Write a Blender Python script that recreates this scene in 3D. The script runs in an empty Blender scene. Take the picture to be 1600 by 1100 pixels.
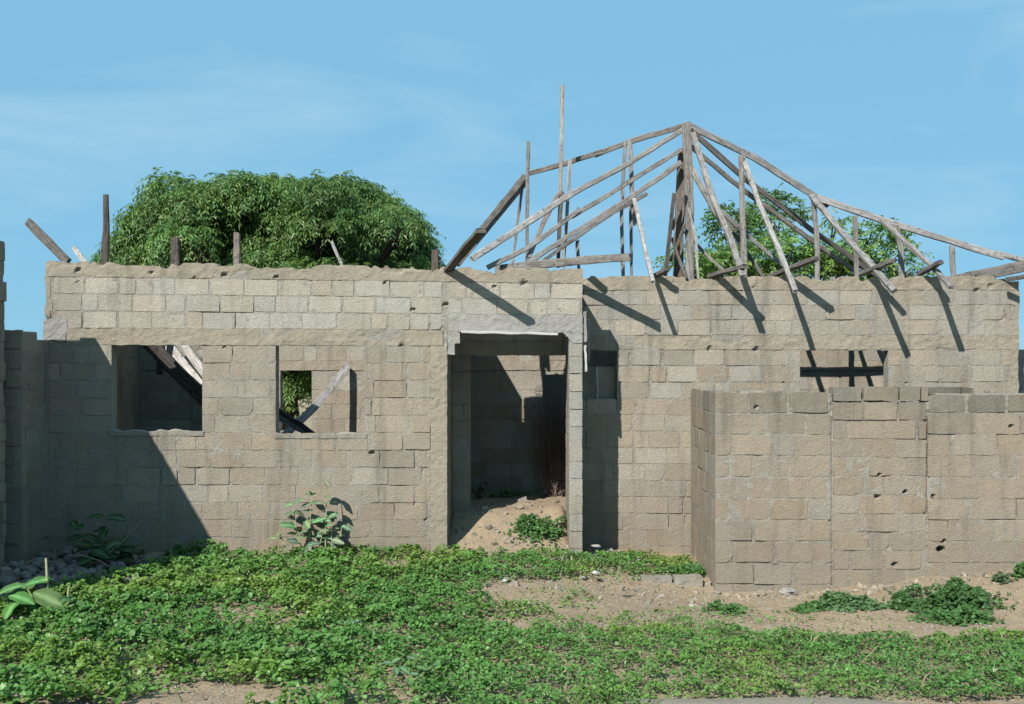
import bpy, math, random
import numpy as np
from mathutils import Vector, Matrix

random.seed(7)
RNG = np.random.default_rng(11)
SC = bpy.context.scene
COL = SC.collection

# ------------------------------------------------------------------ camera
F, HX, HY, CAMZ = 1700.0, 800.0, 561.0, 2.6
cam = bpy.data.cameras.new('camera')
camo = bpy.data.objects.new('camera', cam)
COL.objects.link(camo)
camo.location = (0, 0, CAMZ)
camo.rotation_euler = (math.radians(90), 0, 0)
cam.sensor_width = 36.0
cam.lens = 36.0 * F / 1600.0
cam.shift_y = (HY - 550.0) / 1600.0
cam.clip_end = 3000
SC.camera = camo

# ------------------------------------------------------------------ sky, sun, exposure
SUN_D = Vector((0.58, 1.0, -1.0)).normalized()
world = bpy.data.worlds.new('World')
SC.world = world
world.use_nodes = True
wn, wl = world.node_tree.nodes, world.node_tree.links
wn.clear()
w_out = wn.new('ShaderNodeOutputWorld')
w_bg = wn.new('ShaderNodeBackground')
w_sky = wn.new('ShaderNodeTexSky')
w_sky.sky_type = 'NISHITA'
w_sky.sun_disc = False
w_sky.sun_elevation = math.asin(-SUN_D.z)
w_sky.sun_rotation = math.atan2(-SUN_D.x, -SUN_D.y)
w_sky.altitude = 2000
w_sky.air_density = 1.0
w_sky.dust_density = 0.0
w_sky.ozone_density = 6.0
w_bg.inputs['Strength'].default_value = 0.062
# thin cirrus over the whole sky
w_tc = wn.new('ShaderNodeTexCoord')
w_map = wn.new('ShaderNodeMapping')
w_map.inputs['Scale'].default_value = (1.3, 1.3, 6.0)
w_map.inputs['Rotation'].default_value = (0.0, 0.12, 0.3)
w_no = wn.new('ShaderNodeTexNoise')
w_no.inputs['Scale'].default_value = 2.0
w_no.inputs['Detail'].default_value = 7
w_no.inputs['Roughness'].default_value = 0.55
w_no.inputs['Distortion'].default_value = 0.5
w_ra = wn.new('ShaderNodeMapRange')
w_ra.inputs['From Min'].default_value = 0.46
w_ra.inputs['From Max'].default_value = 0.80
w_ra.inputs['To Min'].default_value = 0.0
w_ra.inputs['To Max'].default_value = 1.0
w_mix = wn.new('ShaderNodeMix')
w_mix.data_type = 'RGBA'
w_mix.inputs['B'].default_value = (2.55, 5.85, 8.35, 1)
w_tint = wn.new('ShaderNodeMix')
w_tint.data_type = 'RGBA'
w_tint.blend_type = 'MULTIPLY'
w_tint.inputs['Factor'].default_value = 1.0
w_tint.inputs['B'].default_value = (1.0, 1.08, 0.98, 1)
wl.new(w_tc.outputs['Generated'], w_map.inputs['Vector'])
wl.new(w_map.outputs['Vector'], w_no.inputs['Vector'])
wl.new(w_no.outputs['Fac'], w_ra.inputs['Value'])
w_mix.inputs['Factor'].default_value = 0.86
wl.new(w_sky.outputs['Color'], w_tint.inputs['A'])
wl.new(w_tint.outputs['Result'], w_mix.inputs['A'])
w_cir = wn.new('ShaderNodeMix')
w_cir.data_type = 'RGBA'
w_cir.inputs['B'].default_value = (4.9, 7.2, 8.9, 1)
w_am = wn.new('ShaderNodeMath')
w_am.operation = 'MULTIPLY'
w_am.inputs[1].default_value = 0.75
wl.new(w_ra.outputs['Result'], w_am.inputs[0])
wl.new(w_am.outputs[0], w_cir.inputs['Factor'])
wl.new(w_mix.outputs['Result'], w_cir.inputs['A'])
wl.new(w_cir.outputs['Result'], w_bg.inputs['Color'])
wl.new(w_bg.outputs['Background'], w_out.inputs['Surface'])

sun = bpy.data.lights.new('sun', 'SUN')
sun.energy = 5.0
sun.angle = math.radians(0.5)
sun.color = (1.0, 0.96, 0.90)
suno = bpy.data.objects.new('sun', sun)
COL.objects.link(suno)
suno.rotation_euler = SUN_D.to_track_quat('-Z', 'Y').to_euler()
suno.location = (-10, -15, 20)

vs = SC.view_settings
vs.view_transform = 'Standard'
vs.look = 'None'
vs.exposure = 0.65
vs.gamma = 1.0
SC.cycles.max_bounces = 6
SC.cycles.diffuse_bounces = 1
SC.cycles.transparent_max_bounces = 8


# ------------------------------------------------------------------ numeric helpers
def _hash(ix, iy, iz, seed):
    h = (ix.astype(np.int64) * 374761393 + iy.astype(np.int64) * 668265263 + iz.astype(np.int64) * 2147483647 + seed * 974634533) & 0xFFFFFFFF
    h = ((h ^ (h >> 13)) * 1274126177) & 0xFFFFFFFF
    h = ((h ^ (h >> 16)) * 2246822519) & 0xFFFFFFFF
    return ((h ^ (h >> 15)) & 0xFFFFFF) / float(0xFFFFFF)


def vnoise(x, y, z=None, seed=0):
    x = np.asarray(x, float); y = np.asarray(y, float)
    z = np.zeros_like(x) if z is None else np.asarray(z, float)
    x, y, z = np.broadcast_arrays(x, y, z)
    ix, iy, iz = np.floor(x), np.floor(y), np.floor(z)
    fx, fy, fz = x - ix, y - iy, z - iz
    fx, fy, fz = [f * f * (3 - 2 * f) for f in (fx, fy, fz)]
    out = 0
    for dx in (0, 1):
        for dy in (0, 1):
            for dz in (0, 1):
                w = (fx if dx else 1 - fx) * (fy if dy else 1 - fy) * (fz if dz else 1 - fz)
                out = out + w * _hash(ix + dx, iy + dy, iz + dz, seed)
    return out


def fbm(x, y, z=None, seed=0, oct=4):
    s, a, t = 0, 0.5, 0
    x = np.asarray(x, float); y = np.asarray(y, float)
    for o in range(oct):
        k = 2.0 ** o
        s = s + a * vnoise(x * k, y * k, None if z is None else np.asarray(z) * k, seed + o * 17)
        t += a
        a *= 0.5
    return s / t


def P(px, py, Y):
    """Point of the place that stands at depth Y and is seen at photo position (px, py)."""
    return Vector(((px - HX) * Y / F, Y, CAMZ - (py - HY) * Y / F))


def mesh_np(name, verts, faces, attr=None, smooth=False):
    verts = np.asarray(verts, np.float32)
    faces = np.asarray(faces, np.int32)
    me = bpy.data.meshes.new(name)
    n, k = faces.shape
    me.vertices.add(len(verts))
    me.vertices.foreach_set('co', verts.ravel())
    me.loops.add(n * k)
    me.loops.foreach_set('vertex_index', faces.ravel())
    me.polygons.add(n)
    me.polygons.foreach_set('loop_start', np.arange(0, n * k, k, dtype=np.int32))
    me.polygons.foreach_set('loop_total', np.full(n, k, dtype=np.int32))
    me.polygons.foreach_set('use_smooth', np.full(n, smooth, dtype=bool))
    if attr is not None:
        a = me.attributes.new('tint', 'FLOAT_COLOR', 'POINT')
        a.data.foreach_set('color', np.asarray(attr, np.float32).ravel())
    me.update()
    me.validate()
    return me


def link(name, me, mat=None, parent=None, loc=None, color=None):
    o = bpy.data.objects.new(name, me)
    COL.objects.link(o)
    if me is not None and mat is not None and len(me.materials) == 0:
        me.materials.append(mat)
    if loc is not None:
        o.location = loc
    if parent is not None:
        o.parent = parent
        o.matrix_parent_inverse = Matrix.Translation(-PW.get(parent.name, Vector((0, 0, 0))))
    PW[o.name] = Vector(loc) if loc is not None else Vector((0, 0, 0))
    if color is not None:
        o.color = (*color, 1)
    return o


PW = {}     # world positions (nothing is rotated or scaled above a child)


def tag(o, label=None, cat=None, group=None, kind=None):
    if label: o['label'] = label
    if cat: o['category'] = cat
    if group: o['group'] = group
    if kind: o['kind'] = kind
    return o


def thing(name, loc, label, cat, group=None):
    return tag(link(name, None, loc=loc), label, cat, group, 'thing')


# ------------------------------------------------------------------ materials
ALB = (0.68, 0.68, 0.67)      # the palette below is written relative to this reflectance


def new_mat(name):
    m = bpy.data.materials.new(name)
    m.use_nodes = True
    nt = m.node_tree
    nt.nodes.clear()
    out = nt.nodes.new('ShaderNodeOutputMaterial')
    bs = nt.nodes.new('ShaderNodeBsdfPrincipled')
    bs.inputs['Roughness'].default_value = 0.95
    bs.inputs['Specular IOR Level'].default_value = 0.15
    nt.links.new(bs.outputs[0], out.inputs['Surface'])
    return m, nt, bs, out


class NB:
    def __init__(s, nt): s.nt = nt
    def n(s, t, **kw):
        nd = s.nt.nodes.new(t)
        for k, v in kw.items(): setattr(nd, k, v)
        return nd
    def l(s, a, b): s.nt.links.new(a, b)
    def noise(s, vec, scale, detail=4, rough=0.55, dist=0.0):
        nd = s.n('ShaderNodeTexNoise')
        nd.inputs['Scale'].default_value = scale
        nd.inputs['Detail'].default_value = detail
        nd.inputs['Roughness'].default_value = rough
        nd.inputs['Distortion'].default_value = dist
        s.l(vec, nd.inputs['Vector'])
        return nd.outputs['Fac']
    def rng(s, v, a, b, c, d):
        nd = s.n('ShaderNodeMapRange')
        for k, x in zip(('From Min', 'From Max', 'To Min', 'To Max'), (a, b, c, d)):
            nd.inputs[k].default_value = x
        s.l(v, nd.inputs['Value'])
        return nd.outputs['Result']
    def mix(s, f, a, b, mode='MIX'):
        nd = s.n('ShaderNodeMix', data_type='RGBA', blend_type=mode)
        for key, x in (('Factor', f), ('A', a), ('B', b)):
            if isinstance(x, (int, float)): nd.inputs[key].default_value = x
            elif isinstance(x, tuple): nd.inputs[key].default_value = (*x, 1)
            else: s.l(x, nd.inputs[key])
        return nd.outputs['Result']
    def math(s, op, a, b):
        nd = s.n('ShaderNodeMath', operation=op)
        for i, x in enumerate((a, b)):
            if isinstance(x, (int, float)): nd.inputs[i].default_value = x
            else: s.l(x, nd.inputs[i])
        return nd.outputs[0]
    def bump(s, h, strength, dist, normal=None):
        nd = s.n('ShaderNodeBump')
        nd.inputs['Strength'].default_value = strength
        nd.inputs['Distance'].default_value = dist
        s.l(h, nd.inputs['Height'])
        if normal is not None: s.l(normal, nd.inputs['Normal'])
        return nd.outputs['Normal']


def mat_masonry(name, base=None, stain=(0.30, 0.27, 0.22), stain_amt=0.5, rough_bump=1.0):
    """Sand-cement masonry; base None takes each piece's own colour."""
    m, nt, bs, out = new_mat(name)
    b = NB(nt)
    geo = b.n('ShaderNodeNewGeometry')
    pos = geo.outputs['Position']
    if base is None:
        oi = b.n('ShaderNodeObjectInfo')
        col = oi.outputs['Color']
    else:
        rgb = b.n('ShaderNodeRGB'); rgb.outputs[0].default_value = (*base, 1)
        col = rgb.outputs[0]
    n1 = b.noise(pos, 3.2, 6, 0.6, 0.4)
    n2 = b.noise(pos, 16, 5, 0.65)
    n3 = b.noise(pos, 95, 3, 0.6)
    n4 = b.noise(pos, 0.9, 5, 0.6, 0.6)
    vo = b.n('ShaderNodeTexVoronoi')
    vo.inputs['Scale'].default_value = 55
    b.l(pos, vo.inputs['Vector'])
    c = b.mix(b.rng(n1, 0.3, 0.72, 0, 0.55), col, b.mix(1.0, col, (0.74, 0.72, 0.70), 'MULTIPLY'))
    c = b.mix(b.rng(n2, 0.42, 0.75, 0, 0.5), c, b.mix(1.0, c, (1.22, 1.20, 1.16), 'MULTIPLY'))
    c = b.mix(b.rng(n4, 0.52, 0.78, 0, stain_amt), c, stain)
    c = b.mix(b.rng(n3, 0.28, 0.52, 0.6, 0), c, b.mix(1.0, c, (0.55, 0.53, 0.50), 'MULTIPLY'))
    c = b.mix(b.rng(n3, 0.52, 0.72, 0, 0.45), c, b.mix(1.0, c, (1.4, 1.4, 1.4), 'MULTIPLY'))
    mp = b.n('ShaderNodeMapping'); mp.inputs['Scale'].default_value = (5.0, 5.0, 0.55)
    b.l(pos, mp.inputs['Vector'])
    stk = b.noise(mp.outputs[0], 1.0, 5, 0.6, 0.3)
    c = b.mix(b.rng(stk, 0.52, 0.70, 0, 0.75), c, b.mix(1.0, c, (0.62, 0.62, 0.62), 'MULTIPLY'))
    c = b.mix(b.rng(stk, 0.30, 0.42, 0.35, 0), c, b.mix(1.0, c, (1.15, 1.12, 1.06), 'MULTIPLY'))
    sep = b.n('ShaderNodeSeparateXYZ'); b.l(pos, sep.inputs[0])
    hz = b.math('ADD', sep.outputs['Z'], b.rng(n1, 0.2, 0.8, -0.45, 0.45))
    c = b.mix(b.rng(hz, 0.0, 0.75, 0.45, 0), c, (0.31, 0.262, 0.195))
    # dark pores
    c = b.mix(b.rng(vo.outputs['Distance'], 0.08, 0.2, 0.35, 0), c, b.mix(1.0, c, (0.45, 0.42, 0.4), 'MULTIPLY'))
    c = b.mix(1.0, c, ALB, 'MULTIPLY')
    b.l(c, bs.inputs['Base Color'])
    nb = b.bump(n2, 0.5 * rough_bump, 0.02)
    nb = b.bump(b.noise(pos, 48, 4, 0.7), 0.6 * rough_bump, 0.022, nb)
    nb = b.bump(n3, 0.7 * rough_bump, 0.010, nb)
    b.l(nb, bs.inputs['Normal'])
    return m


M_BLOCK = mat_masonry('sandcrete_block', None, stain=(0.27, 0.245, 0.205), stain_amt=0.35)
M_MORTAR = mat_masonry('mortar', (0.43, 0.405, 0.35), stain=(0.31, 0.30, 0.28), stain_amt=0.6, rough_bump=1.3)
M_BAND = mat_masonry('cast_concrete_tan', (0.39, 0.345, 0.27), stain=(0.27, 0.25, 0.215), stain_amt=0.75, rough_bump=0.7)
M_GREY = mat_masonry('cast_concrete_grey', (0.40, 0.39, 0.37), stain=(0.30, 0.295, 0.28), stain_amt=0.5, rough_bump=0.8)


def mat_wood(name, light, dark):
    m, nt, bs, out = new_mat(name)
    b = NB(nt)
    tc = b.n('ShaderNodeTexCoord')
    oi = b.n('ShaderNodeObjectInfo')
    mp = b.n('ShaderNodeMapping')
    mp.inputs['Scale'].default_value = (1.2, 22, 22)
    cx = b.n('ShaderNodeCombineXYZ')
    b.l(b.math('MULTIPLY', oi.outputs['Random'], 40.0), cx.inputs['X'])
    b.l(b.math('MULTIPLY', oi.outputs['Random'], 17.0), cx.inputs['Y'])
    b.l(cx.outputs[0], mp.inputs['Location'])
    b.l(tc.outputs['Object'], mp.inputs['Vector'])
    g = b.noise(mp.outputs[0], 2.2, 6, 0.65, 0.8)
    geo = b.n('ShaderNodeNewGeometry')
    blot = b.noise(geo.outputs['Position'], 4.5, 5, 0.65, 0.5)
    knots = b.noise(geo.outputs['Position'], 17, 3, 0.6)
    c = b.mix(b.rng(g, 0.32, 0.66, 0, 1), dark, light)
    c = b.mix(b.rng(blot, 0.45, 0.72, 0, 0.7), c, b.mix(1.0, c, (0.50, 0.44, 0.40), 'MULTIPLY'))
    c = b.mix(b.rng(knots, 0.59, 0.70, 0, 0.8), c, (0.05, 0.043, 0.038))
    c = b.mix(1.0, c, oi.outputs['Color'], 'MULTIPLY')
    c = b.mix(1.0, c, ALB, 'MULTIPLY')
    b.l(c, bs.inputs['Base Color'])
    nb = b.bump(g, 0.7, 0.012)
    nb = b.bump(knots, 0.4, 0.012, nb)
    b.l(nb, bs.inputs['Normal'])
    return m


M_WOOD = mat_wood('weathered_timber', (0.50, 0.488, 0.478), (0.165, 0.156, 0.15))


def mat_leaf(name, trans=0.35, rough=0.5, spec=0.3, mul=(1, 1, 1)):
    m, nt, bs, out = new_mat(name)
    b = NB(nt)
    at = b.n('ShaderNodeAttribute', attribute_name='tint')
    c = b.mix(1.0, at.outputs['Color'], mul, 'MULTIPLY')
    c = b.mix(1.0, c, ALB, 'MULTIPLY')
    b.l(c, bs.inputs['Base Color'])
    bs.inputs['Roughness'].default_value = rough
    bs.inputs['Specular IOR Level'].default_value = spec
    tr = b.n('ShaderNodeBsdfTranslucent')
    b.l(b.mix(1.0, c, (1.15, 1.25, 0.6), 'MULTIPLY'), tr.inputs['Color'])
    mx = b.n('ShaderNodeMixShader')
    mx.inputs[0].default_value = trans
    b.l(bs.outputs[0], mx.inputs[1])
    b.l(tr.outputs[0], mx.inputs[2])
    b.l(mx.outputs[0], out.inputs['Surface'])
    return m


M_LEAF = mat_leaf('green_leaf', 0.30, 0.45, 0.4)
M_BIG = mat_leaf('dusty_leaf', 0.22, 0.7, 0.15)
M_TREE = mat_leaf('tree_leaf', 0.30, 0.42, 0.35)


def mat_simple(name, col, rough=0.9, nscale=20, amt=0.3, bump=0.3, bdist=0.01, use_oc=False):
    m, nt, bs, out = new_mat(name)
    b = NB(nt)
    geo = b.n('ShaderNodeNewGeometry')
    n = b.noise(geo.outputs['Position'], nscale, 6, 0.6)
    if use_oc:
        oi = b.n('ShaderNodeObjectInfo'); col = oi.outputs['Color']
    dark = b.mix(1.0, col, (0.5, 0.5, 0.5), 'MULTIPLY')
    c = b.mix(b.rng(n, 0.3, 0.7, amt, 0), col, dark)
    c = b.mix(1.0, c, ALB, 'MULTIPLY')
    b.l(c, bs.inputs['Base Color'])
    bs.inputs['Roughness'].default_value = rough
    b.l(b.bump(n, bump, bdist), bs.inputs['Normal'])
    return m


M_BARK = mat_simple('bark', (0.13, 0.10, 0.075), 0.95, 14, 0.6, 0.8, 0.03)
M_STEM = mat_simple('pale_stem', (0.36, 0.40, 0.20), 0.7, 30, 0.3, 0.2, 0.003, True)
M_TWIG = mat_simple('dry_twig', (0.30, 0.225, 0.19), 0.9, 30, 0.4, 0.3, 0.003)
M_STONE = mat_simple('stone', (0.3, 0.27, 0.25), 0.95, 22, 0.5, 0.6, 0.015, True)
M_PAINT = mat_simple('pale_strip', (0.60, 0.59, 0.56), 0.8, 12, 0.35, 0.2, 0.004)


def mat_ground():
    m, nt, bs, out = new_mat('earth')
    b = NB(nt)
    geo = b.n('ShaderNodeNewGeometry')
    pos = geo.outputs['Position']
    a = b.noise(pos, 0.7, 6, 0.6, 0.5)
    d = b.noise(pos, 5, 6, 0.62)
    e = b.noise(pos, 40, 4, 0.65)
    g = b.noise(pos, 140, 2, 0.5)
    c = b.mix(b.rng(a, 0.35, 0.65, 0, 1), (0.50, 0.385, 0.255), (0.42, 0.325, 0.225))
    c = b.mix(b.rng(d, 0.5, 0.75, 0, 0.6), c, (0.31, 0.245, 0.185))
    c = b.mix(b.rng(e, 0.35, 0.6, 0.55, 0), c, b.mix(1.0, c, (0.62, 0.6, 0.58), 'MULTIPLY'))
    c = b.mix(b.rng(g, 0.62, 0.75, 0, 0.5), c, (0.58, 0.53, 0.46))
    c = b.mix(1.0, c, ALB, 'MULTIPLY')
    b.l(c, bs.inputs['Base Color'])
    nb = b.bump(d, 0.6, 0.06)
    nb = b.bump(e, 0.8, 0.02, nb)
    nb = b.bump(g, 0.6, 0.006, nb)
    b.l(nb, bs.inputs['Normal'])
    return m


M_GROUND = mat_ground()

# ------------------------------------------------------------------ terrain
CTRL = np.array([
    (-9, 14.5, .05), (-6, 14.3, .03), (-4.5, 14.4, .02), (-3, 14.4, -.01), (-.9, 14.3, .03), (.2, 14.2, .0), (.9, 14.2, -.02), (1.3, 15.2, -.10),
    (2.4, 15.2, -.18), (2.3, 14.3, -.22), (2.4, 13.3, -.36), (3.5, 13.4, -.34), (4.4, 13.4, -.24), (5.4, 13.4, -.10), (6.5, 13.4, -.03),
    (8, 13.4, 0.0), (0, 13, -.10), (1.5, 13.4, -.24), (-5, 12, .0), (0, 11, -.16), (3, 12.2, -.34), (5, 12.3, -.28), (7, 12, -.2), (-5, 9, -.05),
    (-2, 9, -.14), (1, 9, -.24), (4, 9, -.28), (0, 6, -.25), (-8, 9, 0), (9, 10, -.15), (0, 2, -.25), (3, 17, .0), (6, 17, .0), (-3, 20, 0), (4, 21, 0),
    (-30, 20, 0), (30, 20, 0), (0, 60, 0), (-40, -10, -.2), (40, -10, -.2)], float)


def sstep(a, b, x):
    t = np.clip((np.asarray(x, float) - a) / (b - a), 0, 1)
    return t * t * (3 - 2 * t)


def ground_z(x, y, fine=True):
    x = np.asarray(x, float); y = np.asarray(y, float)
    num = 0; den = 0
    for cx, cy, cz in CTRL:
        w = 1.0 / (((x - cx) ** 2 + (y - cy) ** 2) + 0.15) ** 1.6
        num = num + w * cz; den = den + w
    z = num / den
    # earth floor inside the house, with a trodden ramp up through the porch
    inside = sstep(-6.3, -6.1, x) * (1 - sstep(7.1, 7.3, x)) * sstep(15.55, 15.75, y) * (1 - sstep(17.6, 17.9, y))
    room = sstep(-6.3, -6.1, x) * (1 - sstep(-1.05, -.9, x)) * sstep(14.6, 14.8, y) * (1 - sstep(17.6, 17.9, y))
    porch = sstep(-.98, -.86, x) * (1 - sstep(.70, .95, x)) * sstep(14.25, 15.65, y) * (1 - sstep(17.6, 17.9, y))
    z = np.maximum(z, 0.46 * np.maximum(np.maximum(inside, room), porch) + (1 - np.maximum(np.maximum(inside, room), porch)) * z)
    if fine:
        near = (1 - sstep(25, 60, np.hypot(x, y - 12)))
        z = z + porch * .10 * (fbm(x * 3.2, y * 3.2, seed=8, oct=4) - .5)
        z = z + near * (0.06 * (fbm(x * .9, y * .9, seed=3) - .5) + 0.035 * (fbm(x * 5, y * 5, seed=4) - .5))
    return z


def axis_lines(lo, hi, step, far, growth=1.25):
    a = list(np.arange(lo, hi + 1e-6, step))
    s, v = step, hi
    up = []
    while v < far:
        s *= growth; v += s; up.append(v)
    s, v = step, lo
    dn = []
    while v > -far:
        s *= growth; v -= s; dn.append(v)
    return np.array(dn[::-1] + a + up)


gx = axis_lines(-7.5, 7.6, 0.06, 900)
gy = axis_lines(7.6, 17.9, 0.06, 900)
GX, GY = np.meshgrid(gx, gy, indexing='ij')
GZ = ground_z(GX, GY)
nx, ny = GX.shape
ids = np.arange(nx * ny).reshape(nx, ny)
gf = np.stack([ids[:-1, :-1], ids[1:, :-1], ids[1:, 1:], ids[:-1, 1:]], -1).reshape(-1, 4)
ground = link('ground', mesh_np('ground', np.stack([GX, GY, GZ], -1).reshape(-1, 3), gf, smooth=True), M_GROUND)
tag(ground, 'sandy tan earth yard sloping gently before the house', 'ground', kind='structure')


# ------------------------------------------------------------------ masonry builders
class Wall:
    """axis 'x': runs along X, face towards -Y at Y=pos. axis 'y': runs along Y, face towards side*X at X=pos."""
    def __init__(s, axis, pos, side=1, warp=None, holes=()):
        s.axis, s.pos, s.side, s.warp, s.holes = axis, pos, side, warp, list(holes)
        s.cracks = []

    def map(s, u, z, n):
        u = np.asarray(u, float); z = np.asarray(z, float); n = np.asarray(n, float)
        if s.warp is not None: z = z + s.warp(u, z)
        if s.axis == 'x': return np.stack([u, s.pos - n, z], -1)
        return np.stack([s.pos + s.side * n, u, z], -1)

    def pit(s, u, z):
        d = np.zeros(np.broadcast(u, z).shape)
        for hu, hz, r, dep in s.holes:
            q = np.hypot((u - hu), (z - hz) * 1.2) / r
            d = np.maximum(d, dep * (1 - sstep(0.75, 1.15, q)))
        return d


def core(w, name, mat, parent, u0, u1, z0, z1, t, openings=(), res=.035, amp=.006, base=-.0032, fill=None, seed=0, jag=0.0, loc=None, crack=0.012, top=None):
    us = np.unique(np.round(np.concatenate([np.linspace(u0, u1, max(2, int(round((u1 - u0) / res)) + 1)), [v for o in openings for v in o[:2] if u0 < v < u1]]), 4))
    zs = np.unique(np.round(np.concatenate([np.linspace(z0, z1, max(2, int(round((z1 - z0) / res)) + 1)), [v for o in openings for v in o[2:4] if z0 < v < z1]]), 4))
    U, Z = np.meshgrid(us, zs, indexing='ij')
    uc, zc = (us[:-1] + us[1:]) / 2, (zs[:-1] + zs[1:]) / 2
    UC, ZC = np.meshgrid(uc, zc, indexing='ij')
    fl = np.ones(UC.shape, bool)
    for o in openings:
        fl &= ~((UC > o[0]) & (UC < o[1]) & (ZC > o[2]) & (ZC < o[3]))
    if fill is not None:
        fl &= fill(UC, ZC)
    nz = .35 * fbm(U * 5, Z * 8, seed=seed, oct=3) + .65 * fbm(U * 17, Z * 19, seed=seed + 9, oct=2)
    depth = np.clip(base + amp * (nz - .5) * 3.2, base - .0035, base + .012)
    ck = fbm(U * 1.3 + 7, Z * 3.1, seed=seed + 50, oct=3)
    depth = depth - crack * sstep(.63, .70, ck)
    depth = depth - w.pit(U, Z)
    for line, wid, dep in w.cracks:
        cu = np.interp(Z, [q[1] for q in line], [q[0] for q in line]) + .02 * (vnoise(Z * 11, Z * 0, seed=3) - .5)
        on = (Z > line[0][1]) & (Z < line[-1][1])
        depth = depth - dep * on * (1 - sstep(wid * .6, wid, np.abs(U - cu)))
    ju = jag * (vnoise(U * 9, Z * 9, seed=seed + 5) - .5)
    jz = jag * (vnoise(U * 9, Z * 9, seed=seed + 6) - .5)
    if top is not None:
        jz = jz - top(U) * sstep(z1 - .09, z1, Z)
    A = w.map(U + ju, Z + jz, depth)
    B = w.map(U + ju, Z + jz, np.full(U.shape, -t) - .01 * (nz - .5))
    nu, nv = U.shape
    idA = np.arange(nu * nv).reshape(nu, nv)
    idB = idA + nu * nv
    fs = []
    i, j = np.nonzero(fl)
    q = lambda I, a, b: I[i + a, j + b]
    fs.append(np.stack([q(idA, 0, 0), q(idA, 1, 0), q(idA, 1, 1), q(idA, 0, 1)], -1))
    fs.append(np.stack([q(idB, 0, 0), q(idB, 0, 1), q(idB, 1, 1), q(idB, 1, 0)], -1))
    pad = np.zeros((fl.shape[0] + 2, fl.shape[1] + 2), bool)
    pad[1:-1, 1:-1] = fl
    for di, dj, c0, c1 in ((-1, 0, (0, 1), (0, 0)), (1, 0, (1, 0), (1, 1)), (0, -1, (0, 0), (1, 0)), (0, 1, (1, 1), (0, 1))):
        m = fl & ~pad[1 + di:pad.shape[0] - 1 + di, 1 + dj:pad.shape[1] - 1 + dj]
        a, b = np.nonzero(m)
        fs.append(np.stack([idA[a + c0[0], b + c0[1]], idA[a + c1[0], b + c1[1]], idB[a + c1[0], b + c1[1]], idB[a + c0[0], b + c0[1]]], -1))
    V = np.concatenate([A.reshape(-1, 3), B.reshape(-1, 3)])
    Fa = np.concatenate(fs)
    if w.axis == 'y' and w.side > 0 or w.axis == 'x' and False:
        pass
    used = np.unique(Fa)
    remap = np.zeros(len(V), int); remap[used] = np.arange(len(used))
    V = V[used]; Fa = remap[Fa]
    loc = Vector(loc) if loc is not None else Vector((float(V[:, 0].mean()), float(V[:, 1].mean()), float(V[:, 2].min())))
    me = mesh_np(name, V - np.array(loc), Fa)
    return link(name, me, mat, parent, loc)


NBLK = [0]


def one_block(w, parent, u0, u1, z0, z1, tint, name='block', proud=None, depth=.05, rough=1.0, mat=None):
    NBLK[0] += 1
    near = any(u0 - h[2] < h[0] < u1 + h[2] and z0 - h[2] < h[1] < z1 + h[2] for h in w.holes)
    nu = max(2, min(7, int(round((u1 - u0) / .07)))); nz = max(2, min(4, int(round((z1 - z0) / .075))))
    if near: nu = max(3, int((u1 - u0) / .018)); nz = max(3, int((z1 - z0) / .018))
    proud = random.uniform(-.0005, .0035) if proud is None else proud
    tu, tz = random.uniform(-.006, .006), random.uniform(-.010, .010)
    us = np.linspace(u0, u1, nu + 1); zs = np.linspace(z0, z1, nz + 1)
    U, Z = np.meshgrid(us, zs, indexing='ij')
    cu, cz = (u0 + u1) / 2, (z0 + z1) / 2
    sd = NBLK[0]
    edge = np.zeros(U.shape, bool); edge[0] = edge[-1] = True; edge[:, 0] = edge[:, -1] = True
    k = .008 * rough
    ju = (vnoise(U * 13, Z * 13, seed=sd) - .5) * k
    jz = (vnoise(U * 13 + 9, Z * 13, seed=sd + 3) - .5) * k
    corner = np.zeros(U.shape)
    for a in (0, -1):
        for b in (0, -1):
            corner[a, b] = random.uniform(.0, .004) * rough * (5 if random.random() < .07 else 1)
    ju = ju + np.sign(cu - U) * (.001 * edge + corner)
    jz = jz + np.sign(cz - Z) * (.001 * edge + corner)
    N = proud + tu * (U - cu) + tz * (Z - cz) + (vnoise(U * 9, Z * 9, seed=sd + 7) - .5) * .0025 * rough - corner * .5
    N = N - w.pit(U, Z)
    front = w.map(U + ju, Z + jz, N)
    # rim, pushed back and outwards
    ring = [(i, 0) for i in range(nu)] + [(nu, j) for j in range(nz)] + [(i, nz) for i in range(nu, 0, -1)] + [(0, j) for j in range(nz, 0, -1)]
    ri = np.array([r[0] for r in ring]); rj = np.array([r[1] for r in ring])
    bu = (U + ju)[ri, rj]; bz = (Z + jz)[ri, rj]
    out = .004
    bu = bu + np.where(ri == 0, -out, np.where(ri == nu, out, 0)); bz = bz + np.where(rj == 0, -out, np.where(rj == nz, out, 0))
    back = w.map(bu, bz, np.full(len(ri), -depth))
    V = np.concatenate([front.reshape(-1, 3), back])
    ctr = V.mean(0)
    idf = np.arange((nu + 1) * (nz + 1)).reshape(nu + 1, nz + 1)
    f = np.stack([idf[:-1, :-1], idf[1:, :-1], idf[1:, 1:], idf[:-1, 1:]], -1).reshape(-1, 4)
    rf = idf[ri, rj]
    rb = idf.size + np.arange(len(ri))
    s = np.stack([rf, rb, np.roll(rb, -1), np.roll(rf, -1)], -1)
    Fa = np.concatenate([f, s])
    me = mesh_np(name, V - ctr, Fa)
    return link(name, me, mat or M_BLOCK, parent, Vector(ctr.tolist()), tint)


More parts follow.
